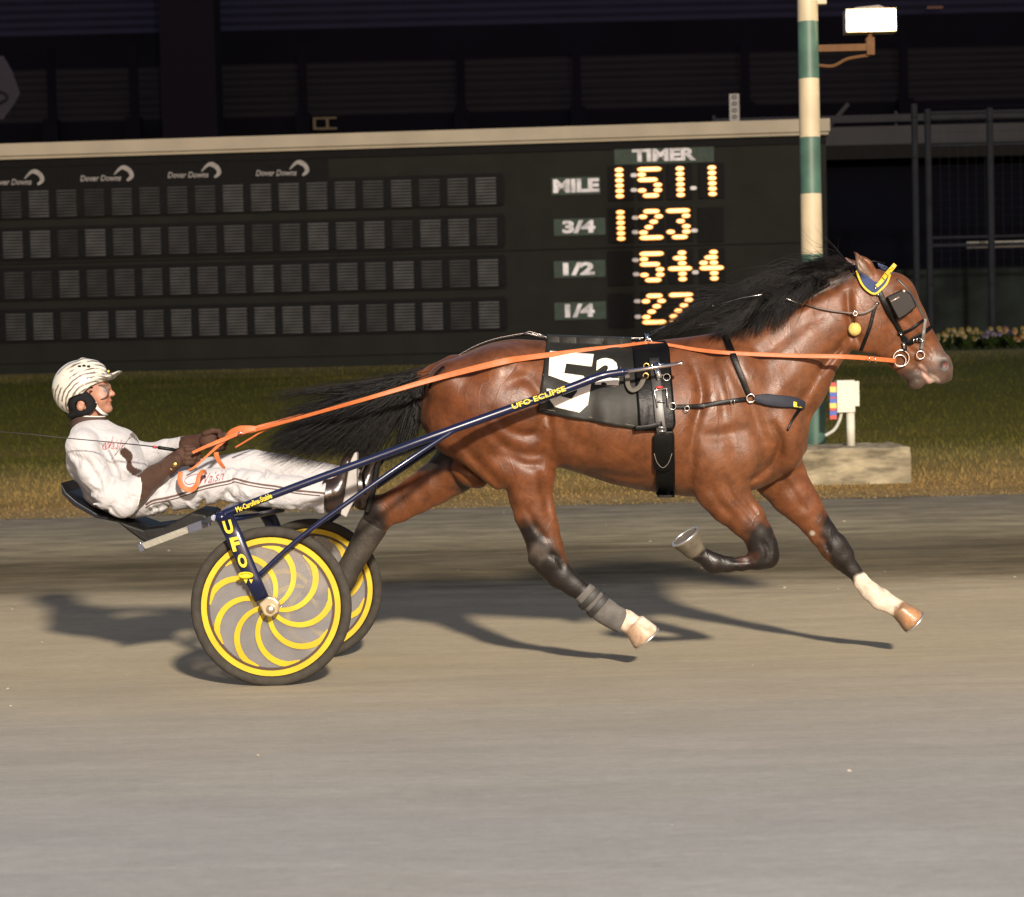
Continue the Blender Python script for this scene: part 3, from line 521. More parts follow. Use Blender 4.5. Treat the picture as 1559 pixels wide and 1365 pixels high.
# ---------------- HORSE ----------------
YH = 9.155
def C(x, y, dy=0): return P(x, y, YH + dy)
def rp(r, dy=0): return r * (YH + dy) / F
def limb(st, ks=None):
    return [econe(C(*a[:3]), C(*b[:3]), rp(a[3], a[2]), rp(b[3], b[2]), a[4], b[4], ks) for a, b in zip(st[:-1], st[1:])]
def L1(x, y, dy, r, w_, k=None): return ell(C(x, y, dy), rp(r), w_, rp(r), 0, k)
def EL(x, y, dy, rx, rz, ry, ang=0, k=None): return ell(C(x, y, dy), rp(rx, dy), ry, rp(rz, dy), math.radians(ang), k)
TR = np.array([(641, 612, 640, .03), (645, 594, 656, .08), (655, 573, 674, .125), (670, 559, 690, .165), (695, 545, 700, .21), (720, 531.5, 705, .24), (753, 520, 706, .26), (785, 515.5, 704, .265), (830, 518, 702, .255),
      (880, 522, 720, .262), (930, 524, 737, .275), (975, 521, 746, .28), (1010, 517, 751, .272), (1048, 513, 756, .255), (1080, 511, 756, .235), (1120, 508, 752, .215), (1160, 510, 742, .20), (1190, 530, 724, .18), (1211, 570, 708, .145), (1222, 610, 696, .10), (1227, 640, 680, .04)])
def trunk():
    xs = np.linspace(TR[0, 0], TR[-1, 0], 240); cols = []
    for j in (1, 2, 3):
        v = np.interp(xs, TR[:, 0], TR[:, j]); kq = 9; vp = np.pad(v, kq // 2, mode='edge'); cols.append(np.convolve(vp, np.ones(kq) / kq, 'valid'))
    top = np.array([C(x, t) for x, t in zip(xs, cols[0])]); bot = np.array([C(x, t) for x, t in zip(xs, cols[1])])
    mx = (top[:, 0] + bot[:, 0]) / 2; cz = (top[:, 2] + bot[:, 2]) / 2; a = (top[:, 2] - bot[:, 2]) / 2; b = cols[2]
    def f(X, Y, Z):
        x = X[:, 0, 0]; c_ = np.interp(x, mx, cz)[:, None, None]; A = np.maximum(np.interp(x, mx, a), .012)[:, None, None]; B = np.maximum(np.interp(x, mx, b), .012)[:, None, None]
        z = Z - c_; zz = z / A; B = B * (1 - .10 * zz - .06 * zz * zz); y = Y - YH
        k0 = np.sqrt((y / B) ** 2 + zz ** 2) + 1e-6; k1 = np.sqrt((y / B ** 2) ** 2 + (z / A ** 2) ** 2) + 1e-6
        d = k0 * (k0 - 1) / k1
        ov = np.maximum(mx[0] - x, x - mx[-1])[:, None, None]; return np.maximum(d, ov)
    return (f, np.array([mx[0], YH - .3, bot[:, 2].min()]), np.array([mx[-1], YH + .3, top[:, 2].max()]), None)
HS = 0.0075
lo = np.minimum(C(470, 1000), C(470, 380)) - .05; hi = np.maximum(C(1462, 375), C(1462, 990)) + .05
hf = Field((lo[0], YH - .36, C(900, 1000)[2] - .02), (hi[0], YH + .36, C(1300, 372)[2] + .03), HS)
hf.add([trunk()], 0)
# croup, withers, loin masses
for sd in (-1, 1):
    hf.add([EL(700, 592, sd * .11, 52, 44, .125, -25), EL(762, 560, sd * .12, 48, 34, .13, 0), EL(745, 620, sd * .12, 62, 70, .135, 0)], .05, .04)
    hf.add([EL(905, 640, sd * .10, 120, 78, .18, -6)], .05)
# neck
neck = [(1110, 610, 0, 96, .175), (1150, 588, 0, 91, .16), (1185, 560, 0, 81, .14), (1221, 520, 0, 63, .115), (1258, 488, 0, 55, .095), (1292, 466, 0, 49, .085)]
hf.add(limb(neck, .03), .05)
hf.add(limb([(1128, 512, 0, 10, .05), (1180, 478, 0, 14, .035), (1235, 446, 0, 14, .03), (1296, 420, 0, 13, .035)]), .03)   # crest
# chest
for sd in (-1, 1):
    hf.add([EL(1186, 650, sd * .085, 36, 62, .115, 12), EL(1198, 690, sd * .07, 24, 26, .075, 0)], .03, .02)
    hf.add([EL(1105, 620, sd * .15, 46, 92, .075, -18)], .05)     # shoulder blade
    hf.add([EL(1082, 690, sd * .17, 44, 60, .085, 28), EL(1128, 690, sd * .16, 34, 40, .07, 0)], .03, .02)    # triceps, arm
# head
head = [(1330, 447, 0, 38, .088), (1352, 458, 0, 43, .092), (1371, 492, 0, 39, .072), (1396, 528, 0, 31, .052), (1417, 552, 0, 25.5, .05), (1430, 560, 0, 20, .054)]
H = limb(head, .02)
for sd in (-1, 1):
    H += [EL(1320, 487, sd * .045, 48, 50, .045, 20, .02), EL(1345, 516, sd * .035, 36, 27, .032, -25, .02),   # jowl
          EL(1372, 452, sd * .083, 15, 12, .022, -40, .015),     # brow over the eye
          econe(C(1374, 470, sd * .078), C(1408, 512, sd * .045), rp(7), rp(5), .018, .014, .012),  # facial crest
          econe(C(1437, 549, sd * .036), C(1441, 562, sd * .034), rp(11), rp(10), .02, .02, .012)]
H += [econe(C(1350, 525), C(1378, 556), rp(24), rp(15), .04, .034, .02), econe(C(1436, 562), C(1440, 572), rp(14), rp(10), .045, .036, .012)]
H += [econe(C(1378, 559), C(1394, 574), rp(14), rp(12), .035, .032, .015), EL(1395, 583, 0, 13, 9, .033, 10, .012), econe(C(1398, 570), C(1414, 578), rp(12), rp(7), .034, .03, .01), econe(C(1412, 560), C(1431, 575), rp(13), rp(10), .046, .04, .012)]
hf.add(H, .03)
for sd in (-1, 1):   # ears
    b0 = (1332, 424) if sd < 0 else (1316, 424); t0 = (1301, 383) if sd < 0 else (1287, 392)
    m_ = ((b0[0] * .5 + t0[0] * .5) - 1, (b0[1] + t0[1]) / 2 + 1)
    hf.add([econe(C(b0[0], b0[1], sd * .05), C(*m_, sd * .066), rp(11), rp(11.5), .02, .018), econe(C(*m_, sd * .066), C(*t0, sd * .055), rp(11.5), rp(1.8), .018, .005)], .012)
    hf.add([econe(C(b0[0] - 3, b0[1] - 5, sd * .078), C(*m_, sd * .088), rp(4), rp(7), .011, .012), econe(C(*m_, sd * .088), C(t0[0] + 2, t0[1] + 5, sd * .064), rp(7), rp(1), .012, .004)], .004, sign=-1)
    hf.add([EL(1438, 556, sd * .062, 5.5, 7, .014, -30)], .006, sign=-1)   # nostril
    hf.add([EL(1381, 463, sd * .092, 7, 5, .012, -40)], .004)              # eye
    hf.add([econe(C(1399, 560, sd * .05), C(1423, 583, sd * .045), rp(2.2), rp(4), .02, .02)], .006, sign=-1)  # mouth
# hind legs
nh = [(742, 600, -.10, 62, .11), (770, 640, -.12, 66, .115), (793, 680, -.13, 50, .095), (803, 722, -.135, 42, .08), (804, 750, -.135, 36, .07), (813, 778, -.135, 31.5, .058), (822, 803, -.135, 27.5, .046), (830, 832, -.135, 26, .042), (838, 856, -.135, 24, .04), (853, 876, -.135, 19.5, .033), (873, 891, -.135, 15.5, .028), (897, 909, -.135, 14.5, .027), (920, 929, -.135, 17, .033), (940, 940, -.135, 14, .029), (953, 944, -.135, 15, .031), (962, 951, -.135, 17, .034)]
A = limb(nh) + [econe(C(700, 640, -.10), C(770, 716, -.13), rp(48), rp(33), .10, .08), econe(C(818, 842, -.135), C(812, 852, -.135), rp(11), rp(8), .02, .018),
     frustum(C(964, 948, -.135), C(984, 971, -.135), rp(17.5), rp(24), .004)]
hf.add(A, .035, .014)
fh = [(735, 640, .10, 60, .11), (715, 685, .12, 48, .10), (690, 716, .13, 36, .085), (660, 737, .135, 31, .07), (634, 753, .135, 27.5, .055), (606, 769, .135, 25, .045), (581, 779, .135, 23.5, .042), (569, 800, .135, 19.5, .034), (551, 830, .135, 16, .028), (534, 862, .135, 14.5, .027), (519, 890, .135, 17, .033), (503, 902, .135, 14, .029), (492, 900, .135, 15, .03)]
A = limb(fh) + [econe(C(578, 768, .135), C(566, 760, .135), rp(12), rp(8), .02, .018), frustum(C(494, 900, .135), C(470, 884, .135), rp(17), rp(24), .004)]
hf.add(A, .03, .014)
# fore legs
nf = [(1092, 715, -.13, 52, .09), (1100, 742, -.135, 42, .08), (1112, 765, -.135, 33.5, .068), (1137, 790, -.135, 28, .055), (1154, 813, -.135, 22, .042), (1161, 831, -.135, 22, .038), (1164, 845, -.135, 21, .037), (1152, 853, -.135, 13.5, .027), (1130, 858, -.135, 10.5, .022), (1108, 859, -.135, 11.5, .024), (1087, 857, -.135, 15.5, .031), (1072, 847, -.135, 12, .026), (1062, 841, -.135, 14, .03)]
A = limb(nf) + [frustum(C(1061, 843, -.135), C(1043, 817, -.15), rp(14), rp(24), .004), econe(C(1165, 824, -.135), C(1172, 850, -.135), rp(11), rp(12), .025, .025)]
hf.add(A, .03, .012)
ff = [(1165, 690, .12, 44, .09), (1186, 722, .125, 40, .08), (1206, 752, .125, 33.5, .07), (1223, 771, .125, 28.5, .056), (1239, 793, .125, 22.5, .045), (1252, 811, .125, 20.5, .038), (1270, 834, .125, 20.5, .037), (1282, 850, .125, 17, .033), (1296, 867, .125, 13, .026), (1310, 884, .125, 12, .024), (1324, 899, .125, 13.5, .026), (1341, 912, .125, 16, .032), (1358, 921, .125, 13, .028), (1368, 927, .125, 14.5, .03)]
A = limb(ff) + [frustum(C(1367, 925, .125), C(1391, 946, .125), rp(14), rp(21), .004), econe(C(1276, 824, .125), C(1290, 842, .125), rp(11), rp(10), .024, .022)]
hf.add(A, .03, .012)
# dock of the tail and sheath
hf.add(limb([(690, 560, 0, 20, .055), (664, 568, 0, 15, .04), (640, 575, 0, 11, .03)]), .03)
hf.add([EL(790, 708, 0, 34, 16, .05, -20)], .03)
hf.add([EL(715, 722, .03, 30, 18, .06, -30)], .03)
# muscle lines (XZ polylines in photo px -> world), carved (+) or raised (-)
def GR(pts, wpx, dep, y0=None, y1=None):
    w_ = [C(a, b, -.15) for a, b in smooth_path([np.array(p, float) for p in pts], 4)]; hf.groove([(q[0], q[2]) for q in w_], rp(wpx), dep * (2.2 if pts[0][0] < 845 else 1.9), y0, y1)
GR([(835, 620), (838, 655), (836, 685)], 6, .005, None, YH)
GR([(826, 596), (832, 618), (834, 645)], 8, .005, None, YH)
GR([(768, 585), (800, 575), (822, 600), (826, 640), (815, 660)], 9, .006)
GR([(700, 575), (745, 560), (790, 562)], 10, .005)
GR([(745, 620), (770, 650), (800, 660), (826, 655)], 8, .006)
GR([(735, 640), (765, 675), (800, 690), (828, 690)], 8, .006)
GR([(770, 690), (800, 705), (826, 706)], 7, .005)
GR([(690, 660), (725, 700), (765, 740), (790, 790)], 8, .006)
GR([(822, 715), (828, 750), (836, 790)], 6, .005)
GR([(800, 770), (815, 800), (835, 822)], 5, .004)
GR([(835, 840), (850, 850), (858, 868)], 4, .003)
GR([(655, 640), (680, 600), (720, 580)], 12, .004)
GR([(1052, 545), (1066, 600), (1052, 660), (1050, 740)], 8, .011)
GR([(1095, 520), (1120, 575), (1142, 620), (1165, 680)], 9, .008)
GR([(1080, 530), (1098, 600), (1100, 640)], 9, .005)
GR([(1062, 660), (1090, 662), (1128, 650)], 10, .006)
GR([(1140, 735), (1160, 722), (1180, 700), (1190, 665)], 6, .012)
GR([(1172, 640), (1186, 670), (1190, 700)], 6, .006)
GR([(1098, 715), (1110, 750), (1132, 775), (1152, 800)], 5, .006)
GR([(1118, 740), (1138, 765), (1156, 790)], 5, .004)
GR([(1078, 730), (1090, 760), (1120, 790)], 6, .004)
GR([(1205, 735), (1222, 762), (1240, 785)], 6, .004)
GR([(1262, 822), (1272, 838), (1276, 850)], 4, .004)
GR([(1160, 822), (1168, 838), (1166, 856)], 4, .004)
GR([(1285, 530), (1262, 545), (1236, 590), (1214, 628)], 7, .006)
GR([(1300, 505), (1278, 535), (1250, 570)], 6, .008)
GR([(1296, 440), (1296, 470), (1302, 500), (1318, 528)], 6, .010)
GR([(1210, 470), (1250, 448), (1290, 430)], 6, .006)
GR([(1130, 560), (1175, 530), (1230, 490), (1280, 470)], 12, .005)
GR([(1160, 620), (1190, 590), (1230, 550)], 10, -.004)
GR([(1350, 470), (1372, 500), (1395, 522)], 5, .004)
GR([(1375, 512), (1392, 530), (1405, 540)], 4, .003)
GR([(1400, 520), (1418, 532), (1428, 545)], 4, .003)
GR([(1357, 500), (1362, 530), (1372, 545)], 5, .003)
GR([(1110, 852), (1135, 853), (1150, 848)], 3, .003)
GR([(1295, 872), (1305, 886), (1318, 902)], 3, .003)
for i in range(7):   # faint ribs
    x = 872 + 18 * i; GR([(x + 10, 610), (x + 4, 650), (x - 8, 700)], 5, .0022, None, YH)
GR([(880, 712), (930, 722), (985, 728)], 6, .004)
GR([(850, 640), (880, 670), (920, 690)], 12, .005)
hf.front()
pos, Q = hf.mesh(4)
pxy = np.array(px(pos.T[0][:, None] * 0 + 0)) if False else None
q_ = pos - CAM; ff_ = q_ @ _F0; PX = q_ @ _R / ff_ * F + W0 / 2; PY = -(q_ @ _U) / ff_ * F + H0 / 2; DY = pos[:, 1] - YH
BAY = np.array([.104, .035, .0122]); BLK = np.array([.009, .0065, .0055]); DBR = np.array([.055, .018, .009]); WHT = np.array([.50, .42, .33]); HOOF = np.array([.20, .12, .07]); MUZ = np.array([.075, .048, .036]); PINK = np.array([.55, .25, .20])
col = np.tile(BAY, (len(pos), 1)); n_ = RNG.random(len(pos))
def paint(pts, r, soft, c, side=0, amt=1, pts_r=None):
    global col
    pts = np.array(pts, float); best = np.full(len(pos), 1e9)
    rr = np.full(len(pts), r, float) if np.isscalar(r) else np.array(r, float)
    segs = range(max(len(pts) - 1, 1))
    for i in segs:
        p = pts[i]; q = pts[min(i + 1, len(pts) - 1)]; e = q - p; t = np.clip(((PX - p[0]) * e[0] + (PY - p[1]) * e[1]) / (e @ e + 1e-9), 0, 1)
        best = np.minimum(best, np.hypot(PX - p[0] - e[0] * t, PY - p[1] - e[1] * t) - (rr[i] + (rr[min(i + 1, len(pts) - 1)] - rr[i]) * t))
    wob = 3 * np.sin(PX * .31 + PY * .17) + 2 * np.sin(PX * .13 - PY * .41)
    a = np.clip(1 - (best + wob * min(1, soft / 8) * .6) / soft, 0, 1); a = a ** 1.3 * amt
    if side < 0: a = a * (DY < -.02)
    if side > 0: a = a * (DY > .02)
    col = col * (1 - a[:, None]) + np.array(c) * a[:, None]
# darker topline, rump and belly; sheen painted as paler neck and shoulder
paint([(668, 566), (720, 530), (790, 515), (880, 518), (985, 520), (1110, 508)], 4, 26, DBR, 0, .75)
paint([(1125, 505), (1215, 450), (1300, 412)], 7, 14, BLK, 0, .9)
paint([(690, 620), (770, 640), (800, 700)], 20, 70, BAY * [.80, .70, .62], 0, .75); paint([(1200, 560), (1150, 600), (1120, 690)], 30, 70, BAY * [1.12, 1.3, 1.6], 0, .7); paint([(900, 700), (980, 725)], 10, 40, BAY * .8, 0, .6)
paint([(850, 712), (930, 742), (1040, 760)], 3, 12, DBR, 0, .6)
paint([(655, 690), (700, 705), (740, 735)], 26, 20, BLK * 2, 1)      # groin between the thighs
paint([(648, 600), (644, 660)], 2, 10, DBR, 0, .7)
# near hind
paint([(803, 812), (818, 850), (850, 880), (945, 945)], [10, 24, 24, 24], 26, BLK, -1)
paint([(846, 800), (868, 850)], 2, 12, BAY * .8, -1, .6)
paint([(820, 840)], 8, 14, (.07, .055, .045), -1, .7)
paint([(956, 944), (975, 960)], 24, 4, WHT, -1)
paint([(968, 965), (985, 972)], 15, 6, HOOF * 1.6, -1, .8)
# far hind
paint([(572, 765), (560, 790), (500, 905)], [20, 26, 26], 12, BLK * 1.3, 1)
paint([(600, 768), (650, 745), (680, 728)], [14, 14, 8], 16, BAY * .85, 1)
paint([(478, 880)], 26, 5, HOOF, 1)
# near fore
paint([(1160, 822), (1168, 848), (1130, 858), (1080, 858), (1062, 842)], [18, 26, 16, 22, 16], 24, BLK, -1)
paint([(1130, 852), (1150, 846)], 3, 8, DBR, -1, .6)
paint([(1046, 823)], 27, 4, (.10, .085, .06), -1)
# far fore
paint([(1262, 795), (1276, 828), (1290, 850), (1305, 872)], [6, 17, 20, 22], 20, BLK, 1)
paint([(1320, 893), (1340, 915), (1372, 930)], 21, 4, WHT, 1)
paint([(1378, 934), (1402, 952)], [17, 26], 3, HOOF, 1)
paint([(1385, 936), (1402, 950)], [8, 10], 8, (.30, .15, .07), 1)
paint([(1237, 812)], 2.2, 3, WHT * .6, 1)
# head
paint([(1445, 545), (1440, 570), (1420, 575), (1395, 585)], [14, 15, 13, 14], 26, MUZ, 0, .95)
paint([(1402, 557), (1412, 574), (1418, 583)], [2, 3, 4.5], 3, (.36, .22, .18), 0, .8)
paint([(1416, 570), (1426, 580)], [1, 3], 4, (.34, .27, .22), 0, .8)
paint([(1378, 572), (1390, 575)], 6, 10, BLK * 3, 0, .7)
paint([(1438, 556)], 8, 4, BLK * 3, 0, .8); paint([(1439, 556)], 2.2, 2.5, (.20, .05, .045), 0, .7)
paint([(1301, 383), (1306, 398)], [7, 5], 6, DBR, -1, .8)
paint([(1306, 396), (1320, 418)], [5, 5], 4, (.12, .07, .04), -1, .8)
paint([(1286, 392), (1292, 400)], 5, 5, DBR, 1)
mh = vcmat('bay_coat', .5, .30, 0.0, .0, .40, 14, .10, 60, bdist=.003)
b_ = mh.node_tree.nodes['Principled BSDF']; b_.inputs['Sheen Weight'].default_value = .05; b_.inputs['Sheen Roughness'].default_value = .4; b_.inputs['Sheen Tint'].default_value = (1, .72, .5, 1)
N_ = mh.node_tree; L_ = N_.links.new; bs = N_.nodes['Principled BSDF']; tc_ = [q for q in N_.nodes if q.type == 'TEX_COORD'][0]
def nz_(sc, st, det=4):
    mp = N_.nodes.new('ShaderNodeMapping'); mp.inputs['Scale'].default_value = st; L_(tc_.outputs['Object'], mp.inputs[0]); z = N_.nodes.new('ShaderNodeTexNoise'); z.inputs['Scale'].default_value = sc; z.inputs['Detail'].default_value = det; L_(mp.outputs[0], z.inputs['Vector']); return z.outputs[0]
nz0 = [q for q in N_.nodes if q.type == 'TEX_NOISE'][0]; nz0.inputs['Detail'].default_value = 9; nz0.inputs['Roughness'].default_value = .68
ro = N_.nodes.new('ShaderNodeMapRange'); ro.inputs['From Min'].default_value = .35; ro.inputs['From Max'].default_value = .65; ro.inputs['To Min'].default_value = .33; ro.inputs['To Max'].default_value = .56; L_(nz_(9, (1, 1, .6)), ro.inputs[0]); L_(ro.outputs[0], bs.inputs['Roughness'])
hb = N_.nodes.new('ShaderNodeBump'); hb.inputs['Strength'].default_value = .35; hb.inputs['Distance'].default_value = .0016; L_(nz_(240, (.35, 1, 1), 2), hb.inputs['Height']); ob_ = [q for q in N_.nodes if q.type == 'BUMP' and q != hb][0]; L_(ob_.outputs[0], hb.inputs['Normal']); L_(hb.outputs[0], bs.inputs['Normal'])
vn = N_.nodes.new('ShaderNodeTexWave'); vn.inputs['Scale'].default_value = 3.2; vn.inputs['Distortion'].default_value = 16; vn.inputs['Detail'].default_value = 3; vn.bands_direction = 'X'; L_(tc_.outputs['Object'], vn.inputs['Vector']); vr = N_.nodes.new('ShaderNodeMapRange'); vr.inputs['From Min'].default_value = .93; vr.inputs['From Max'].default_value = 1; L_(vn.outputs[1], vr.inputs[0]); vb = N_.nodes.new('ShaderNodeBump'); vb.inputs['Strength'].default_value = .16; vb.inputs['Distance'].default_value = .004; L_(vr.outputs[0], vb.inputs['Height']); L_(vb.outputs[0], ob_.inputs['Normal'])
horse = thing('horse', 'bay trotting horse with black mane and tail pulling the two wheeled race cart', 'horse', C(930, 1010))
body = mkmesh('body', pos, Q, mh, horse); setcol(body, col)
def HY(X, Z, fld=None):
    fld = fld or hf; fx = (X - fld.lo[0]) / fld.h; fz = (Z - fld.lo[2]) / fld.h; i, k = int(fx), int(fz)
    if i < 0 or k < 0 or i + 1 >= fld.fr.shape[0] or k + 1 >= fld.fr.shape[1]: return float('nan')
    q = fld.fr[i:i + 2, k:k + 2]
    if np.isnan(q).any(): return float(np.nanmin(q)) if not np.isnan(q).all() else float('nan')
    a, b = fx - i, fz - k; return float((q[0, 0] * (1 - a) + q[1, 0] * a) * (1 - b) + (q[0, 1] * (1 - a) + q[1, 1] * a) * b)
def on(x, y, off=.004, fld=None, fb=None):
    Y = YH - .15; ok = False
    for _ in range(4):
        p = P(x, y, Y); h_ = HY(p[0], p[2], fld)
        if h_ == h_: Y = h_; ok = True
    if not ok and fb is not None: Y = fb
    return P(x, y, Y - off)
def on_path(pts, off=.004, n=5, fld=None, fb=None):
    pp = smooth_path([np.array(p, float) for p in pts], n); out = []; last = fb
    for q in pp:
        v = on(q[0], q[1], off, fld, last if last is not None else YH - .1); out.append(v); last = v[1] + off
    # soften depth jumps
    ys = np.array([v[1] for v in out]); ys2 = np.convolve(np.pad(ys, 2, mode='edge'), np.ones(5) / 5, 'valid'); ys2 = np.minimum(ys2, ys + .001)
    return [P(q[0], q[1], y_) for q, y_ in zip(pp, ys2)]
# hair strands
def strands(name, n, fn, material, parent, seg=9, r0=.0022):
    V = []; Fc = []; c = 0
    for i in range(n):
        pts, rr = fn(i); pts = np.array(pts, float); N = len(pts); T = np.gradient(pts, axis=0); T /= np.linalg.norm(T, axis=1)[:, None] + 1e-9
        up = np.array([0, -1., .3]); B1 = np.cross(T, up); B1 /= np.linalg.norm(B1, axis=1)[:, None] + 1e-9; B2 = np.cross(T, B1)
        R = rr * np.clip(1.15 - np.linspace(0, 1, N) ** 2.2, .12, 1) * np.minimum(1, .5 + np.linspace(0, 3, N))
        for k in range(3):
            a = 2 * math.pi * k / 3; V.append(pts + R[:, None] * (math.cos(a) * B1 + .5 * math.sin(a) * B2))
        idx = np.arange(N - 1)
        for k in range(3):
            k2 = (k + 1) % 3; Fc.append(np.stack([c + k * N + idx, c + k * N + idx + 1, c + k2 * N + idx + 1, c + k2 * N + idx], 1))
        c += 3 * N
    return mkmesh(name, np.concatenate(V), np.concatenate(Fc), material, parent)
mhair = mat('black_hair', (.0055, .0042, .0036), .5, var=.5, scale=25, spec=.28)
def bez(ps, ts):
    ps = np.array(ps, float); out = []
    for t in ts:
        q = ps.copy()
        while len(q) > 1: q = q[:-1] * (1 - t) + q[1:] * t
        out.append(q[0])
    return np.array(out)
TC = [(RNG.random(), RNG.random(), RNG.random(), RNG.random(), RNG.random() * 6) for _ in range(95)]
def tail_strand(i):
    c = TC[i % len(TC)]; u = c[0]; sc = 5 + 9 * c[3]
    t0 = RNG.random() * .9; sx, sy = 672 - 46 * t0 + RNG.normal(0, 2), 566 + 13 * t0 + RNG.normal(0, 4)
    if u < .52: ex = 398 + c[1] ** 1.3 * 150; e = (ex, 692 + (ex - 400) * .18 - 6 + 24 * (c[2] - .5))
    elif u < .80: e = (400 + c[1] * 130, 615 + c[2] * 85)
    else: e = (520 + c[1] * 118, 655 + c[2] * 60)
    if i % len(TC) < 2: e = (404, 611 + 4 * c[2])
    e = (e[0] + RNG.normal(0, sc), e[1] + RNG.normal(0, sc * .55)); lk = RNG.random() * .35
    m1 = (sx - 45 - RNG.random() * 25, sy + 12 + RNG.normal(0, 9)); m2 = (sx * .4 + e[0] * .6 + RNG.normal(0, 9), sy * .35 + e[1] * .65 - 10 + 18 * (c[3] - .5) + RNG.normal(0, 7))
    if u >= .80: m1 = (sx - 20, sy + 28); m2 = (e[0] + 22 + RNG.normal(0, 8), e[1] - 45)
    d = RNG.normal(0, .035); ts = np.linspace(0, 1 - lk * RNG.random(), 14); q = bez([(sx, sy), m1, m2, e], ts)
    q[:, 1] += (3 + 4 * c[1]) * ts ** 1.3 * np.sin(c[4] + ts * (5 + 4 * c[2])) + RNG.normal(0, 1.2) * ts * np.sin(ts * 9 + RNG.random() * 6)
    return [C(a, b, d * (.3 + 1.4 * t) + .02 + .04 * (c[2] - .5)) for (a, b), t in zip(q, ts)], RNG.choice([.0013, .0019, .0026]) * (.6 + RNG.random() * .6)
strands('tail', 4200, tail_strand, mhair, horse)
EX = [985, 1050, 1100, 1150, 1190, 1215, 1245, 1300]; ET = [506, 474, 448, 424, 392, 376, 390, 406]; ELo = [514, 511, 512, 510, 497, 466, 432, 414]
MC = [(RNG.random(), RNG.random(), RNG.random(), RNG.random(), RNG.random() * 6) for _ in range(75)]
def mane_strand(i):
    c = MC[i % len(MC)]; t = np.clip(c[0] + RNG.normal(0, .03), 0, 1); rx, ry = 1118 + 184 * t, 508 - 97 * t + 5 * math.sin(t * 3.1)
    L_ = (55 + 75 * c[1]) * (.85 + .3 * RNG.random()) if t < .82 else 34 + 34 * c[1]
    near = c[3] < .42 and .12 < t < .8
    ex = rx - L_; v = c[2] ** .8
    if near: ex = rx - 15 - 55 * c[1]
    yt, yl = np.interp(ex, EX, ET), np.interp(ex, EX, ELo); ey = yt + (yl - yt) * (v if not near else .75 + .3 * v) + RNG.normal(0, 3.5); ex += RNG.normal(0, 5)
    mx_ = rx - .35 * (rx - ex); m1 = (rx - 2, ry - 5 - 34 * (1 - c[2]) * (not near) * (t < .9)); m2 = (mx_ - 8, np.interp(mx_, EX, ET) - 6 + .6 * c[2] * (ry * .5 + ey * .5 - np.interp(mx_, EX, ET)) + RNG.normal(0, 4) + (14 if near else 0))
    dd = [.01, -.06, -.14, -.15] if near else [.01, -.03, -.05 + .06 * (c[1] - .5), -.05 + .12 * (c[2] - .5)]
    ts = np.linspace(0, 1, 13); q = bez([(rx, ry), m1, m2, (ex, ey)], ts); dq = bez([(d_,) for d_ in dd], ts)[:, 0]
    q[:, 1] += (3.5 + 5 * c[1]) * ts * np.sin(c[4] + ts * (7 + 6 * c[3])); q[:, 0] += 2.5 * ts * np.cos(c[4] * 2 + ts * 8) + RNG.normal(0, 1) * ts
    out = []
    for (a, b), d_ in zip(q, dq):
        v_ = C(a, b, d_); h_ = HY(v_[0], v_[2])
        if near and h_ == h_ and v_[1] > h_ - .006: v_ = P(a, b, h_ - .008)
        out.append(v_)
    return out, RNG.choice([.0013, .0019, .0027]) * (.6 + RNG.random() * .6)
strands('mane', 2700, mane_strand, mhair, horse)
def flyaway(i):
    global MC
    pts, r = mane_strand(RNG.integers(0, 75)); pts = np.array(pts); n_ = len(pts); t = np.linspace(0, 1, n_)[:, None]; d = RNG.normal(0, 1, 3) * [.05, .03, .055] + [-.01, 0, .02]
    return list(pts + d * t ** 1.6 + np.sin(t * 7 + RNG.random() * 6) * RNG.normal(0, .012, 3) * t), .0013
strands('mane', 420, flyaway, mhair, horse)
# ---------------- LEG BOOTS ----------------
def leg_sleeve(name, label, st, material, straps=(), seg=20):
    ps = [C(a, b, d_) for a, b, d_, r, w_ in st]; mbx = MB(); V = []; N = len(st)
    for i, (a, b, d_, r, w_) in enumerate(st):
        t = nrm(ps[min(i + 1, N - 1)] - ps[max(i - 1, 0)]); u = nrm(np.cross(t, [0, 1, 0])); R_ = rp(r, d_)
        for k in range(seg): an = 6.2832 * k / seg; V.append(ps[i] + u * R_ * math.cos(an) + np.array([0, 1., 0]) * w_ * math.sin(an))
    Fc = [(i * seg + k, i * seg + (k + 1) % seg, (i + 1) * seg + (k + 1) % seg, (i + 1) * seg + k) for i in range(N - 1) for k in range(seg)]
    t = thing(name, label, 'leg boot', ps[N // 2], 'protective boots on the hind legs'); mbx.add(V, Fc); o = mbx.build('sleeve', material, t, True); s_ = o.modifiers.new('s', 'SOLIDIFY'); s_.thickness = .005; s_.offset = 1; o.modifiers.new('ss', 'SUBSURF').levels = 1
    for i in straps:
        a, b, d_, r, w_ = st[i]; tt = nrm(ps[min(i + 1, N - 1)] - ps[max(i - 1, 0)]); u = nrm(np.cross(tt, [0, 1, 0])); ring = []; nn = []
        for k in range(24): an = 6.2832 * k / 24; dv = u * math.cos(an) * rp(r, d_) + np.array([0, 1., 0]) * w_ * math.sin(an); ring.append(ps[i] + dv * 1.05 + nrm(dv) * .003); nn.append(nrm(dv))
        mbx = MB(); mbx.strap(ring, nn, .030, .004, 0, True); mbx.build('strap', mstrap, t, True)
    return t
mstrap = mat('boot_strap', (.022, .020, .018), .6, var=.3); mbg = mat('boot_grey', (.095, .088, .080), .8, spec=.2, var=.2, scale=20, bump=.2); mbd = mat('boot_dark', (.030, .024, .018), .6, spec=.3, var=.35, scale=14, bump=.2)
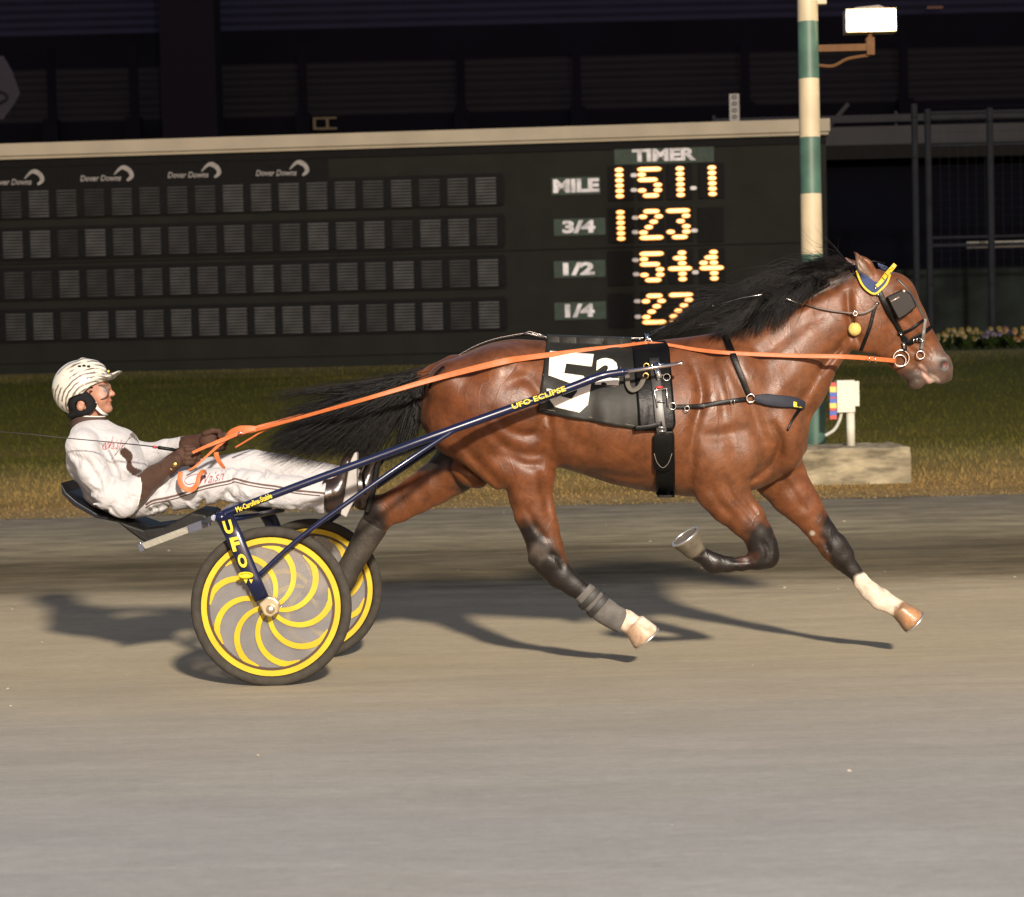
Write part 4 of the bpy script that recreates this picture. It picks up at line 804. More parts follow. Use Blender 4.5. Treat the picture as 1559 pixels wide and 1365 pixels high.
leg_sleeve('leg_boot', 'grey and black strapped boot on the near hind cannon above the white pastern', [(886, 899, -.135, 17, .036), (898, 910, -.135, 19, .038), (910, 921, -.135, 19, .039), (922, 931, -.135, 21, .041), (936, 940, -.135, 19, .040), (949, 946, -.135, 19.5, .040)], mbg, (1, 2))
leg_sleeve('leg_boot', 'long dark brown sleeve boot on the far hind leg behind the near wheel', [(570, 798, .135, 23, .042), (560, 815, .135, 21.5, .040), (545, 842, .135, 19, .037), (530, 868, .135, 18, .036), (518, 890, .135, 20, .040)], mbd)
# ---------------- NUMBER CLOTH ----------------
mcl = mat('cloth_black', (.014, .0135, .011), .55, var=.4, scale=6, bump=.5, bscale=7, spec=.25); mwn = mat('number_white', (.66, .62, .54), .6, var=.04); mbl = mat('leather_black', (.0035, .0034, .0034), .4, spec=.14, var=.3, bump=.15, bscale=50); mst = mat('chrome', (.75, .73, .70), .18, 1.0); mbr = mat('brass', (.55, .38, .12), .3, 1.0); mstitch = mat('stitching', (.22, .20, .16), .7)
cl = thing('number_cloth', 'black saddle cloth with white number five and small two on the horse back', 'saddle cloth', on(895, 600)); CO = .014
def quad(u, v):  # u along, v down, photo pixels
    a = np.array((833, 517.)) * (1 - u) + np.array((962, 521.)) * u; b = np.array((819, 627.)) * (1 - u) + np.array((977, 655.)) * u; return a * (1 - v) + b * v
nu, nv = 40, 34; V = []
for j in range(-4, nv + 1):
    for i in range(nu + 1):
        u = i / nu
        if j <= 0:
            q = quad(u, 0); top = P(q[0], q[1], YH - .06); f_ = j / 4.0; V.append(top * [1, 0, 1] + [0, YH - .06 - f_ * .16, .012 + .010 * math.sin(math.pi * -f_)])
        else:
            q = quad(u, j / nv); rip = .006 * math.sin(u * 17 + 2) * (j / nv) ** 2 + (.010 * math.exp(-((u - .62) / .06) ** 2) * (j / nv) ** 1.5); V.append(on(q[0], q[1], CO + rip))
Wn = nu + 1; Fc = [(j * Wn + i, j * Wn + i + 1, (j + 1) * Wn + i + 1, (j + 1) * Wn + i) for j in range(nv + 4) for i in range(nu)]
V = np.array(V).reshape(nv + 5, Wn, 3)
for _ in range(4): V[6:-1, 1:-1, 1] = (V[6:-1, 1:-1, 1] + V[5:-2, 1:-1, 1] + V[7:, 1:-1, 1] + V[6:-1, :-2, 1] + V[6:-1, 2:, 1]) / 5
o = mkmesh('cloth', V.reshape(-1, 3), Fc, mcl, cl); s_ = o.modifiers.new('s', 'SOLIDIFY'); s_.thickness = .004
clothV = V[4:]
def oncl(x, y, off=.003):
    # invert quad by search
    best = None; v = min(max((y - 519) / 122, 0), 1)
    for _ in range(8):
        l = quad(0, v); r = quad(1, v); u = (x - l[0]) / (r[0] - l[0]); q = quad(u, v); v += (y - q[1]) / 125
    u = min(max(u, 0), 1); v = min(max(v, 0), 1); fi, fj = u * nu, v * nv; i, j = min(int(fi), nu - 1), min(int(fj), nv - 1); a, b = fi - i, fj - j
    Yv = (clothV[j, i, 1] * (1 - a) + clothV[j, i + 1, 1] * a) * (1 - b) + (clothV[j + 1, i, 1] * (1 - a) + clothV[j + 1, i + 1, 1] * a) * b
    return P(x, y, Yv - off)
def fill_poly(name, poly, material, parent, off=.006, step=3.0, fn=None, thick=.002):
    import bmesh
    fn = fn or oncl; bm = bmesh.new(); vs_ = [bm.verts.new((x, y, 0)) for x, y in poly]; bm.faces.new(vs_); bm.normal_update(); bmesh.ops.triangulate(bm, faces=bm.faces[:])
    xs = [p[0] for p in poly]; ys = [p[1] for p in poly]
    for ax_, lo_, hi_ in ((0, min(xs), max(xs)), (1, min(ys), max(ys))):
        t = lo_ + step
        while t < hi_:
            co = [0, 0, 0]; no = [0, 0, 0]; co[ax_] = t; no[ax_] = 1; bmesh.ops.bisect_plane(bm, geom=bm.verts[:] + bm.edges[:] + bm.faces[:], plane_co=co, plane_no=no); t += step
    bm.verts.ensure_lookup_table(); bm.verts.index_update(); V = [fn(v.co.x, v.co.y, off) for v in bm.verts]; Fc = [tuple(v.index for v in f.verts) for f in bm.faces]; bm.free()
    o = mkmesh(name, V, Fc, material, parent); s_ = o.modifiers.new('s', 'SOLIDIFY'); s_.thickness = thick; return o
five = [(837, 534), (904, 539), (901, 558), (862, 553), (859, 568), (888, 572), (900, 584), (895, 616), (882, 628), (845, 619.5), (833, 603), (832, 591), (851, 594), (854, 603), (870, 607), (878, 597), (880, 590), (870, 584), (835, 571)]
fill_poly('number', five, mwn, cl, .006)
v2, f2 = text_geo('2', offset=.06); mb = MB(); mb.add([oncl(908 + 36 * a + (1 - b) * -2, 585 - 41 * b + a * 1.5, .008) for a, b in v2], f2); mb.build('number', mwn, cl)
def line_on(name, pts, r, material, parent, fn=oncl, off=.004, closed=False, n=3, sm=True):
    pp = smooth_path([np.array(p, float) for p in pts], n) if sm else [np.array(p, float) for p in pts]
    mb = MB(); mb.tube([fn(q[0], q[1], off) for q in pp], r, 5, closed=closed); return mb.build(name, material, parent, True)
line_on('stitching', [(838, 522), (836, 545), (824, 622), (900, 635), (972, 649), (966, 590), (955, 523)], .0011, mstitch, cl, n=5, sm=False)
line_on('stitching', [(834, 522), (831, 545), (820.5, 625)], .0011, mstitch, cl)
line_on('stitching', [(905, 586), (909, 542), (914, 538), (938, 541), (946, 548), (940, 583), (932, 588), (905, 584)], .0012, mstitch, cl)
# ---------------- HARNESS ----------------
hn = thing('harness', 'black racing harness with saddle, girth, back strap and navy padded breast collar', 'harness', on(1000, 600))
def strap_on(name, pts, wpx, th, material, parent, off=.006, n=5, fld=None, fb=None, sub=None):
    path = on_path(pts, off, n, fld, fb); mb = MB(); nor = []
    for i, p in enumerate(path):
        t = nrm(path[min(i + 1, len(path) - 1)] - path[max(i - 1, 0)]); h0 = HY(p[0], p[2] + .02); h1 = HY(p[0], p[2] - .02); g = (h0 - h1) / .04 if h0 == h0 and h1 == h1 else 0; g = max(-1.2, min(1.2, g)); nv_ = nrm([0, -1, g]); nor.append(nv_)
    mb.strap(path, nor, (np.interp(np.linspace(0, 1, len(path)), np.linspace(0, 1, len(wpx)), wpx) / 328).tolist() if not np.isscalar(wpx) else wpx / 328, th); return mb.build(name, material, parent, True)
def patch(name, x0, x1, y0, y1, off, material, parent, taper=(0, 0), n=14, rnd=.1):
    V = []; nu_ = n; nv2 = n * 2
    for j in range(nv2 + 1):
        v = j / nv2; cut = rnd * (max(0, 1 - (v / .1)) ** 2 + max(0, 1 - (1 - v) / .1) ** 2); a = x0 + taper[0] * v + (x1 - x0) * cut; b = x1 + taper[1] * v - (x1 - x0) * cut
        for i in range(nu_ + 1): V.append(on(a + (b - a) * i / nu_, y0 + (y1 - y0) * v, off))
    Wq = nu_ + 1; o = mkmesh(name, V, [(j * Wq + i, j * Wq + i + 1, (j + 1) * Wq + i + 1, (j + 1) * Wq + i) for j in range(nv2) for i in range(nu_)], material, parent); s_ = o.modifiers.new('s', 'SOLIDIFY'); s_.thickness = .010; return o
patch('saddle_pad', 963, 1018, 521, 655, .018, mbl, hn, (10, 11))
patch('girth', 1000, 1026, 655, 757, .012, mbl, hn, (-1, 2))
patch('girth_flap', 994, 1024, 658, 716, .024, mbl, hn, (2, -2), rnd=.35)
line_on('stitching', [(996, 690), (1000, 703), (1009, 712), (1018, 704), (1023, 690)], .0012, mstitch, hn, fn=on, off=.036)
strap_on('buckle_strap', [(996, 545), (1000, 590), (1005, 640), (1008, 660)], 15, .006, mat('strap_dark', (.02, .018, .016), .4), hn, .034)
def seg_on(mb, pts, r, off, m_=0): mb.tube([on(x, y, off) for x, y in pts], r, 8, m_)
mb = MB(); seg_on(mb, [(998, 553), (1004, 576)], .0135, .055); seg_on(mb, [(999, 556), (1011, 554)], .006, .06); mb.build('shaft_coupler', mst, hn, True)
for pts_, r_ in (([(1001, 620), (996, 594), (1015, 591), (1017, 618)], .003), ([(1001, 611), (1013, 611)], .004), ([(1002, 650), (1013, 651)], .005), ([(1003, 656), (1013, 656)], .005), ([(993, 558), (992, 547), (1003, 546), (1003, 556)], .0033), ([(1004, 572), (1010, 570)], .004)): mb = MB(); seg_on(mb, pts_, r_, .046); mb.build('buckle', mst, hn, True)
mb = MB(); seg_on(mb, [(999, 590), (1009, 589)], .006, .05); mb.build('coupler_tab', mat('tab_red', (.35, .03, .03), .5), hn, True)
for x, y, r in ((1015, 574, 5), (1024, 618, 5), (1046, 621.5, 3.5)): mb = MB(); mb.ring(on(x, y, .035), r / 328, .0022); mb.build('harness_ring', mst, hn, True)
for x, y in ((984, 557), (983, 572)): mb = MB(); mb.ring(on(x, y, .04), 4 / 328, .004, n=14); mb.build('grommet', mbr, hn, True)
strap_on('tie_strap', [(981, 574), (974, 588), (963, 594), (956, 586), (955, 570)], 7, .006, mat('tie_webbing', (.075, .065, .05), .7), hn, .045)
strap_on('tie_strap', [(966, 652), (985, 650), (1008, 645)], [8, 7, 8], .006, mbl, hn, .036)
top_ = [(655, 573), (667, 563), (697, 545), (724, 530), (753, 519.5), (785, 513), (803, 511), (826, 516), (850, 517), (900, 518), (940, 518.5), (985, 518)]
mb = MB(); mb.tube([C(x, y - 2, -.012) for x, y in [(q[0], q[1]) for q in smooth_path([np.array(p, float) for p in top_], 5)]], .006, 6); mb.build('back_strap', mbl, hn, True)
mb = MB(); mb.tube([C(q[0], q[1] - 4, -.018) for q in smooth_path([np.array(p, float) for p in top_], 5)], .0016, 5); mb.tube([C(x, y - 4, -.03) for x, y in ((790, 514), (806, 508), (822, 513), (832, 516))], .0018, 5)
for x, y in ((832, 514), (888, 514), (912, 514), (948, 515), (974, 516)): mb.ball(C(x, y, -.03), .006, 0, 5)
mb.build('back_strap_fittings', mst, hn, True)
strap_on('crupper', [(653, 590), (664, 570), (676, 558)], 5, .005, mbl, hn, .006)
mb = MB(); mb.tube([C(986, 521, -.05), C(985, 508, -.045)], .009, 8); mb.ball(C(987, 517, -.06), .012, 0, 6); mb.ring(C(987, 521, -.075), .016, .003); mb.build('terret', mst, hn, True)
mb = MB(); mb.tube([C(982, 517, -.02), C(981, 503, -.02)], .008, 8); mb.build('check_hook', mbl, hn, True)
strap_on('collar_strap', [(1027, 619), (1062, 618), (1100, 612), (1138, 607)], 6.5, .005, mbl, hn, .010)
mb = MB()
for x, y in ((1072, 616.5), (1113, 610.5), (1118, 610)): mb.tube([on(x, y - 4, .017), on(x, y + 4, .017)], .0025, 5)
mb.ring(on(1143, 606, .020), 6 / 328, .0032); mb.build('collar_fittings', mst, hn, True)
strap_on('neck_strap', [(1104, 510), (1114, 534), (1127, 568), (1141, 603)], [10, 9, 8, 7], .005, mbl, hn, .008)
strap_on('breast_pad', [(1148, 606), (1165, 608), (1190, 611), (1209, 613), (1222, 617)], [8, 17, 18, 16, 12], .022, mat('pad_navy', (.010, .012, .022), .75, var=.2), hn, .010)
fp = fill_poly('pad_label', [(1208, 611), (1224, 614), (1223, 621), (1208, 619)], mat('label_yellow', (.62, .47, .02), .5), hn, .030, 4, fn=on)
strap_on('breast_strap', [(1218, 622), (1206, 640), (1199, 655)], [6, 4, 3], .004, mbl, hn, .008)
# ---------------- BRIDLE ----------------
br = thing('bridle', 'black bridle with square blinker, navy ear cover edged yellow and steel bit rings', 'bridle', on(1365, 490))
strap_on('cheek_strap', [(1336, 432), (1341, 448), (1353, 474), (1365, 493), (1373, 509), (1377, 521), (1378, 534)], [5, 8, 8, 7, 7, 6, 6], .005, mbl, br, .008)
strap_on('throat_latch', [(1337, 460), (1332, 468), (1325, 496), (1318, 515), (1311, 533)], 5, .004, mbl, br, .008)
strap_on('check_rein', [(1225, 463), (1260, 472), (1302, 477), (1316, 476), (1328, 470), (1335, 462)], [2.5, 2.5, 3, 4, 4, 4], .004, mat('leather_brown', (.05, .028, .018), .5), br, .012)
strap_on('noseband', [(1367, 509), (1385, 502), (1402, 490), (1406, 487)], 4.5, .004, mbl, br, .008)
strap_on('noseband', [(1384, 521), (1393, 514), (1407, 506), (1418, 497)], 5.5, .004, mbl, br, .008)
strap_on('noseband', [(1377, 512), (1385, 522), (1393, 518), (1407, 517)], 6, .004, mbl, br, .009)
strap_on('side_strap', [(1409, 484), (1407, 500), (1405, 517), (1403, 532)], 5, .004, mat('leather_worn', (.07, .062, .05), .5), br, .010)
strap_on('face_strap', [(1366, 424), (1380, 438), (1392, 455), (1401, 472), (1409, 486)], 3.6, .004, mat('leather_grey', (.03, .028, .025), .45), br, .004, fb=YH - .03)
strap_on('crown_strap', [(1272, 412), (1288, 409), (1304, 407)], 3, .004, mbl, br, .01, fb=YH - .04)
for x, y, r in ((1372, 545, 12), (1370, 549, 9), (1401.5, 540, 6), (1302, 477, 3)): mb = MB(); mb.ring(on(x, y, .018), r / 328, .0032, n=30); mb.build('bit_ring', mst, br, True)
for x, y in ((1391, 518), (1396, 517)): mb = MB(); mb.tube([on(x, y - 3, .018), on(x, y + 3, .018)], .003, 5); mb.build('buckle', mst, br, True)
mb = MB(); mb.tube([on(1399, 514, .02), on(1407, 519, .02), on(1399, 519, .02)], .003, 5); mb.build('buckle', mst, br, True)
for x, y in ((1337, 448), (1335, 462), (1333, 438), (1372, 509)): mb = MB(); mb.ball(on(x, y, .014), .006, 0, 5); mb.build('rivet', mst, br, True)
mb = MB(); mb.tube([on(1375, 521, .02), on(1377, 530, .02)], .006, 6); mb.build('cheek_piece', mst, br, True)
# ear cover: navy cloth, yellow binding
fill_poly('ear_cover', [(1304, 409), (1312, 416), (1322, 420), (1330, 428), (1338, 430), (1346, 422), (1354, 414), (1354, 420), (1350, 430), (1342, 440), (1332, 446), (1321, 442), (1311, 430)], mat('cover_navy', (.022, .035, .10), .8, var=.2), br, .010, 4, fn=on)
strap_on('ear_cover_binding', [(1304, 412), (1308, 424), (1313, 434), (1322, 443), (1332, 447), (1342, 440), (1350, 431), (1355, 418)], 3.2, .006, mat('binding_yellow', (.48, .34, .02), .6), br, .015, n=6)
fill_poly('forelock_cover', [(1336, 400), (1350, 405), (1360, 416), (1356, 420), (1350, 412), (1338, 408)], mat('cover_navy2', (.03, .045, .10), .8), br, .008, 4, fn=lambda x, y, o_: on(x, y, o_, None, YH - .04))
strap_on('brow_band', [(1334, 436), (1341, 429), (1350, 417), (1358, 408), (1363, 402)], [5, 6, 7, 7, 6], .005, mat('band_yellow', (.50, .34, .02), .55), br, .018, fb=YH - .07)
mb = MB()
for k, (x, y) in enumerate(((1345, 424), (1350, 418), (1354, 413), (1359, 407))): mb.tube([on(x - 2, y - 2, .024, None, YH - .07), on(x + 2, y + 2, .024, None, YH - .07)], .0015, 4)
mb.build('band_slots', mbl, br)
# blinker cup standing off the face
bq = [(1348, 452), (1374, 440), (1386, 448), (1394, 467), (1378, 480), (1366, 487), (1357, 470)]; mb = MB(); base = [P(x, y, YH - .094) for x, y in bq]; mb.prism(base, (0, -.030, 0)); mb.build('blinker', mat('patent_black', (.004, .004, .005), .35, var=.1, spec=.2), br, False, bevel=.006)
mb = MB(); mb.ball(P(1376, 443, YH - .125), .008, 0, 6); mb.tube([P(1356, 459, YH - .124), P(1369, 452, YH - .124)], .004, 6); mb.build('blinker_stud', mat('stud', (.55, .42, .36), .3, .6), br, True)
mb = MB(); mb.ball(on(1301, 501, .018), (.0305, .026, .0315), 0, 12); mb.tube([on(1302, 478, .016), on(1301, 492, .02)], .0018, 5, 1); mb.build('ear_plug_ball', [mat('ball_yellow', (.50, .36, .10), .8, bump=.3), mbl], br, True)
mb = MB(); mb.tube([on(984, 514, .0, None, YH), P(1040, 480, YH - .03), P(1085, 466, YH - .05), P(1130, 453, YH - .1), P(1160, 448, YH - .15)], .0018, 5); mb.tube([P(990, 506, YH), P(1084, 464, YH - .04)], .0016, 5); mb.ball(P(1085, 465, YH - .06), .008, 0, 6); mb.tube([P(1197, 454, YH - .17), P(1212, 460, YH - .15), on(1228, 464, .012)], .0025, 5); mb.build('overcheck', mst, br, True)
mb = MB(); mb.tube([P(1299, 405, YH - .02), P(1330, 397, YH - .02), P(1347, 401, YH - .02)], .004, 6); mb.build('head_pole', mbl, br, True)
# ---------------- SULKY ----------------
YN, YFr = 8.58, 9.73; RN = 123 / 350.
mnv = mat('sulky_navy', (.006, .009, .034), .28, var=.15, coat=.25, spec=.35); mtyre = mat('tyre_dusty', (.044, .039, .032), .9, spec=.1, var=.15, scale=30); myel = mat('wheel_yellow', (.48, .335, .016), .5, var=.12, scale=8, spec=.3); mbrn = mat('rim_brown', (.045, .022, .012), .5); mdisc = mat('disc_frosted', (.225, .213, .21), .14, var=.08, alpha=.55, spec=.6, coat=.5)
sk = thing('sulky', 'two wheeled navy racing sulky with yellow swirl disc wheels behind the horse', 'sulky', P(440, 900, 9.15))
def wheel(hub, rot, R, sgn):
    hub = np.array(hub); k_ = R / 123.
    def wp(r, th, dy=0): return hub + [r * k_ * math.cos(th), dy, r * k_ * math.sin(th)]
    ths = np.linspace(0, 2 * math.pi, 72, endpoint=False)
    mb = MB(); mb.tube([wp(115, t) for t in ths], 8.2 * k_, 12, closed=True, flat=np.array([0, 1., 0])); wh = mb.build('wheel', mtyre, sk, True)
    for nm, r0, r1, h_, m_ in (('rim', 98, 106.5, .016, myel), ('rim_ring', 94.0, 97.8, .013, mbrn)):
        mb = MB(); V = []
        for t in ths: V += [wp(r0, t, -h_), wp(r1, t, -h_), wp(r1, t, h_), wp(r0, t, h_)]
        n_ = len(ths); mb.add(V, [(4 * i + a, 4 * ((i + 1) % n_) + a, 4 * ((i + 1) % n_) + (a + 1) % 4, 4 * i + (a + 1) % 4) for i in range(n_) for a in range(4)]); o = mb.build(nm, m_, sk, False); o.parent = wh
    mb = MB()
    for s_ in (-1, 1):   # shallow cone discs
        V = [wp(4, t, s_ * .026) for t in ths] + [wp(95, t, s_ * .007) for t in ths]; n_ = len(ths); mb.add(V, [(i, (i + 1) % n_, n_ + (i + 1) % n_, n_ + i) for i in range(n_)])
    o = mb.build('disc_cover', mdisc, sk, True); o.parent = wh
    mb = MB()
    for q in range(9):
        phi = rot + q * 2 * math.pi / 9; pts = []; wd = []
        for i in range(19):
            f = i / 18; r = 8 + 89 * f; off = math.asin(min(r / 98.2, .99)); pts.append((r, phi + off)); wd.append(3.2 + 1.6 * f)
        V = []
        for i, (r, t) in enumerate(pts):
            c0 = np.array([r * math.cos(t), r * math.sin(t)]); a = pts[max(i - 1, 0)]; b = pts[min(i + 1, 18)]; tg = nrm(np.array([b[0] * math.cos(b[1]) - a[0] * math.cos(a[1]), b[0] * math.sin(b[1]) - a[0] * math.sin(a[1])])); nn = np.array([-tg[1], tg[0]])
            for s2 in (1, -1):
                e_ = c0 + nn * s2 * wd[i]; l_ = np.linalg.norm(e_); e_ = e_ * min(1, 96 / l_); V.append(hub + [e_[0] * k_, -.033 + .0225 * min(l_, 96) / 96, e_[1] * k_])
        mb.add(V, [(2 * i, 2 * i + 1, 2 * i + 3, 2 * i + 2) for i in range(18)])
    o = mb.build('swirl_spokes', myel, sk, False); o.parent = wh; s_ = o.modifiers.new('s', 'SOLIDIFY'); s_.thickness = .002
    mb = MB(); mb.tube([hub + [0, -.045, 0], hub + [0, .045, 0]], 9 * k_, 16)
    for k in range(5): a = k * 1.257; mb.ball(hub + [.045 * math.cos(a), -.028, .045 * math.sin(a)], .004, 0, 4)
    o = mb.build('hub', mst, sk, True); o.parent = wh
    return wh
HN, HF = P(413, 923, YN), P(474, 897, YFr)
wheel(HN, math.radians(15), RN, 1); wheel(HF, math.radians(28), RN, 1)
mshoe = mat('shoe_steel', (.72, .70, .66), .3, .9)
for nm_, c_, ax_, R_, dd_ in (('near', (1043, 817), (1061, 843), 22, -.15), ('far', (1392.5, 947.3), (1367, 925), 19, .125), ('hind', (985, 972), (964, 948), 22, -.135)):
    a_ = C(c_[0], c_[1], dd_); b_ = C(ax_[0], ax_[1], dd_ if nm_ != 'near' else -.135); mb = MB(); mb.ring(a_, R_ / 328, .006, b_ - a_, 0, 30, 8); mb.build('horseshoe', mshoe, horse, True)
mir = lambda p: np.array([p[0], 2 * 9.155 - p[1], p[2] - .045])
# fork: flattened tapered blades from the arch to the hub (outer side)
fo = [(342, 786, 13), (356, 815, 12.5), (371, 850, 12), (385, 882, 11.5), (399, 912, 11)]
def fork(pts, side):
    mb = MB(); V = []; YQ = 8.50
    for x, y, hw in pts:
        c = P(x, y, YQ + (.03 if y < 800 else 0)); r = hw / 353.
        for k in range(16): a = 6.2832 * k / 16; ca, sa = math.cos(a), math.sin(a); V.append(c + np.array([1, 0, .38]) * r * abs(ca) ** .8 * np.sign(ca) + np.array([0, 1, 0]) * .017 * abs(sa) ** .8 * np.sign(sa))
    if side > 0: V = [mir(v) for v in V]
    N = len(pts); mb.add(V, [(i * 16 + k, i * 16 + (k + 1) % 16, (i + 1) * 16 + (k + 1) % 16, (i + 1) * 16 + k) for i in range(N - 1) for k in range(16)] + [tuple(range(16)), tuple((N - 1) * 16 + k for k in range(16))]); f_ = mb.build('fork', mnv, sk, True)
    mb = MB(); q = [(394, 919), (402, 936), (412, 940), (424, 932), (425, 918), (417, 910), (407, 908)]; V = [P(x, y, 8.475) for x, y in q]
    if side > 0: V = [mir(v) for v in V]
    mb.prism(V, (0, .05 if side < 0 else -.05, 0)); mb.ball(V[0] * .4 + V[3] * .6 + [0, -.003 if side < 0 else .003, 0], .02, 0, 6); o = mb.build('hub_bracket', mat('bracket_gold', (.62, .52, .36), .3, .8), sk, False, bevel=.006); o.parent = f_
    return f_
fk = fork(fo, -1); fork(fo, 1)
# yellow lettering on the near fork, reading down the blade
mb = MB(); mly = mat('decal_yellow', (.55, .42, .015), .5)
for s_, (x, y), hh_ in (('U', (347.5, 802), 10), ('F', (358.5, 828), 10.5), ('O', (369, 853.5), 10.5)):
    v, f = text_geo(s_, offset=.05); mb.add([P(x - 6.5 + 13 * a + (b - .5) * -6, y + hh_ - 2 * hh_ * b - 3 * (a - .5), 8.470) for a, b in v], f)
mb.tube([P(374 + 10 * math.cos(a), 875.5 + 3.5 * math.sin(a), 8.473) for a in np.linspace(0, 6.2832, 18, endpoint=False)], .005, 4, closed=True); mb.prism([P(366, 876, 8.474), P(376, 872.5, 8.474), P(385, 874, 8.474), P(376, 879, 8.474)], (0, .003, 0))
for x in (374, 382): mb.prism([P(x - 3, 882, 8.474), P(x + 3, 882, 8.474), P(x + .5, 888, 8.474)], (0, .003, 0))
o = mb.build('lettering', mly, sk); o.parent = fk
# shafts
sh = [(331, 786, 8.60, 13), (350, 779, 8.60, 13), (380, 767, 8.60, 12), (417, 753, 8.61, 12), (487, 727, 8.63, 12), (575, 695, 8.66, 12.5), (648, 668, 8.68, 13), (760, 628, 8.73, 14), (862, 592, 8.76, 13.5), (898, 578, 8.77, 13), (921, 570.5, 8.78, 12), (952, 565.5, 8.78, 11)]
pp = smooth_path([P(a, b, c_) for a, b, c_, d_ in sh], 5); rr = np.interp(np.linspace(0, 1, len(pp)), np.linspace(0, 1, len(sh)), [d_ / 2 / 345 for *_, d_ in sh])
for k in (0, 1):
    q_p = pp if k == 0 else [mir(p) for p in pp]; mb = MB(); mb.tube(q_p, rr, 14); shf = mb.build('shaft', mnv, sk, True)
    if k == 0: sh0 = shf
    t0, t1 = P(950, 566, 8.78), P(1037, 553, 8.79); qq = [t0, t1] if k == 0 else [mir(t0), mir(t1)]; mb = MB(); mb.tube(qq, .0085, 10); mb.ball(qq[1], .011, 0, 6); o = mb.build('shaft_tip', mat('tip_chrome', (.80, .68, .64), .2, 1), sk, True); o.parent = shf
def shaft_text(s_, x0, y0, x1, y1, h_, Y, up, **kw):
    mb = MB(); d = np.array([x1 - x0, y1 - y0]); n_ = nrm(np.array([d[1], -d[0]])) * h_
    put_text(mb, s_, lambda u, v: P(x0 + d[0] * u + n_[0] * v, y0 + d[1] * u + n_[1] * v, Y - .030), **kw); o = mb.build('lettering', mly, sk); o.parent = sh0
shaft_text('UFO ECLIPSE', 781, 623, 862, 594.5, 8, 8.74, 0, offset=.03)
shaft_text('Mc-Carolina-Stable', 361, 780, 415, 757.5, 8.5, 8.60, 0, offset=.03)
# arch, beams under the seat, stays, stirrups
ar0, ar1 = P(336, 789, 8.56), mir(P(336, 789, 8.56)); mb = MB()
mb.tube(smooth_path([ar0, ar0 + [.01, .2, .02], (ar0 + ar1) / 2 + [.01, 0, .03], ar1 + [.01, -.2, .02], ar1], 6), .024, 12); mb.tube([P(352, 790, 8.62), P(395, 783, 8.8), P(430, 776, 9.1)], .012, 8); mb.build('arch', mnv, sk, True)
st_ = [P(388, 882, 8.52), P(455, 820, 8.53), P(540, 757, 8.56), P(625, 698, 8.62), P(697, 651, 8.70)]
for k in (0, 1): mb = MB(); mb.tube([p if k == 0 else mir(p) for p in smooth_path(st_, 4)], .0115, 10); mb.build('stay', mnv, sk, True)
mb = MB(); a = P(560, 705, 8.68); b = P(552, 720, 8.9); mb.tube([a, b, P(556, 752, 8.93)], .007, 8); mb.build('stirrup', mbl, sk, True)
mb = MB(); mb.tube([mir(a), mir(b), P(572, 700, 9.3)], .009, 8); mb.build('stirrup', mbl, sk, True)
# seat
def extr(mb, prof, y0, y1, m_=0, yy=9.155, inset=.0):
    V0 = [P(x, y, yy) for x, y in prof]; A0 = [v * [1, 0, 1] + [0, y0, 0] for v in V0]; mb.prism(A0, (0, y1 - y0, 0), m_)
mb = MB(); prof = [(189, 785), (206, 791), (232, 800), (262, 796), (292, 780), (303, 775), (322, 777), (328, 782), (322, 789), (300, 797), (268, 808), (238, 820), (229, 816), (210, 802)]
extr(mb, prof, 8.93, 9.38); mb.build('seat', mat('seat_black', (.008, .0075, .007), .5, spec=.2, var=.3, bump=.1), sk, False, bevel=.012)
mb = MB(); extr(mb, [(104, 731), (112, 746), (128, 760), (158, 778), (189, 787), (192, 791), (156, 784), (122, 765), (106, 748)], 9.0, 9.31); mb.build('seat_back', mat('seat_shell', (.006, .007, .011), .4, spec=.2), sk, False, bevel=.004)
mb = MB(); extr(mb, [(230, 819), (236, 828), (303, 803), (300, 793), (262, 807)], 8.90, 8.93); mb.build('seat_rail', mat('rail_pale', (.26, .25, .21), .35, .3, bump=.2), sk, False, bevel=.003)
mb = MB(); extr(mb, [(226, 820), (229, 831), (236, 829), (231, 819)], 8.89, 8.94); extr(mb, [(303, 803), (300, 792), (330, 781), (333, 793)], 8.88, 8.93); extr(mb, [(303, 803), (300, 792), (330, 781), (333, 793)], 9.38, 9.43); mb.tube([P(326, 788, 8.60), P(310, 794, 8.9)], .014, 8); mb.build('seat_mount', mat('mount_steel', (.10, .11, .15), .3, .5), sk, False)
mb = MB(); mb.tube([P(226, 826, 8.92), P(214, 828, 8.92), P(213, 823, 8.92)], .004, 6); mb.build('hook', mst, sk, True)
# ---------------- REINS ----------------
mrn = mat('rein_orange', (.40, .105, .030), .5, spec=.3, var=.1, scale=40)
rt = thing('reins', 'bright orange driving reins running from the gloved hands to the bit ring', 'reins', P(640, 590, 8.95)); VU = np.array([0, -1., .25])
def rein(name, pts, w_, parent=rt, th=.003, n=6):
    p_ = smooth_path([P(a, b, c_) for a, b, c_ in pts], n); mb = MB(); ww = np.interp(np.linspace(0, 1, len(p_)), np.linspace(0, 1, len(w_)), w_) / 385; mb.strap(p_, VU, ww.tolist(), th); return mb.build(name, mrn, parent, True)
by = on(1300, 545, .03)[1]
rein('rein', [(346, 667, 9.12), (380, 657, 9.08), (453, 636.5, 9.0), (560, 606, 8.86), (665, 575.5, on(665, 575.5, .05, None, 8.95)[1]), (760, 551.5, on(760, 551.5, .022)[1]), (800, 544.5, on(800, 544.5, .022)[1]), (860, 537, on(860, 537, .026)[1]), (900, 531.5, on(900, 531.5, .026)[1]), (940, 527, on(940, 527, .028)[1]), (986, 521, 9.03)], [6, 6, 6, 7, 9.5, 11.5, 10, 9, 8, 6, 5])
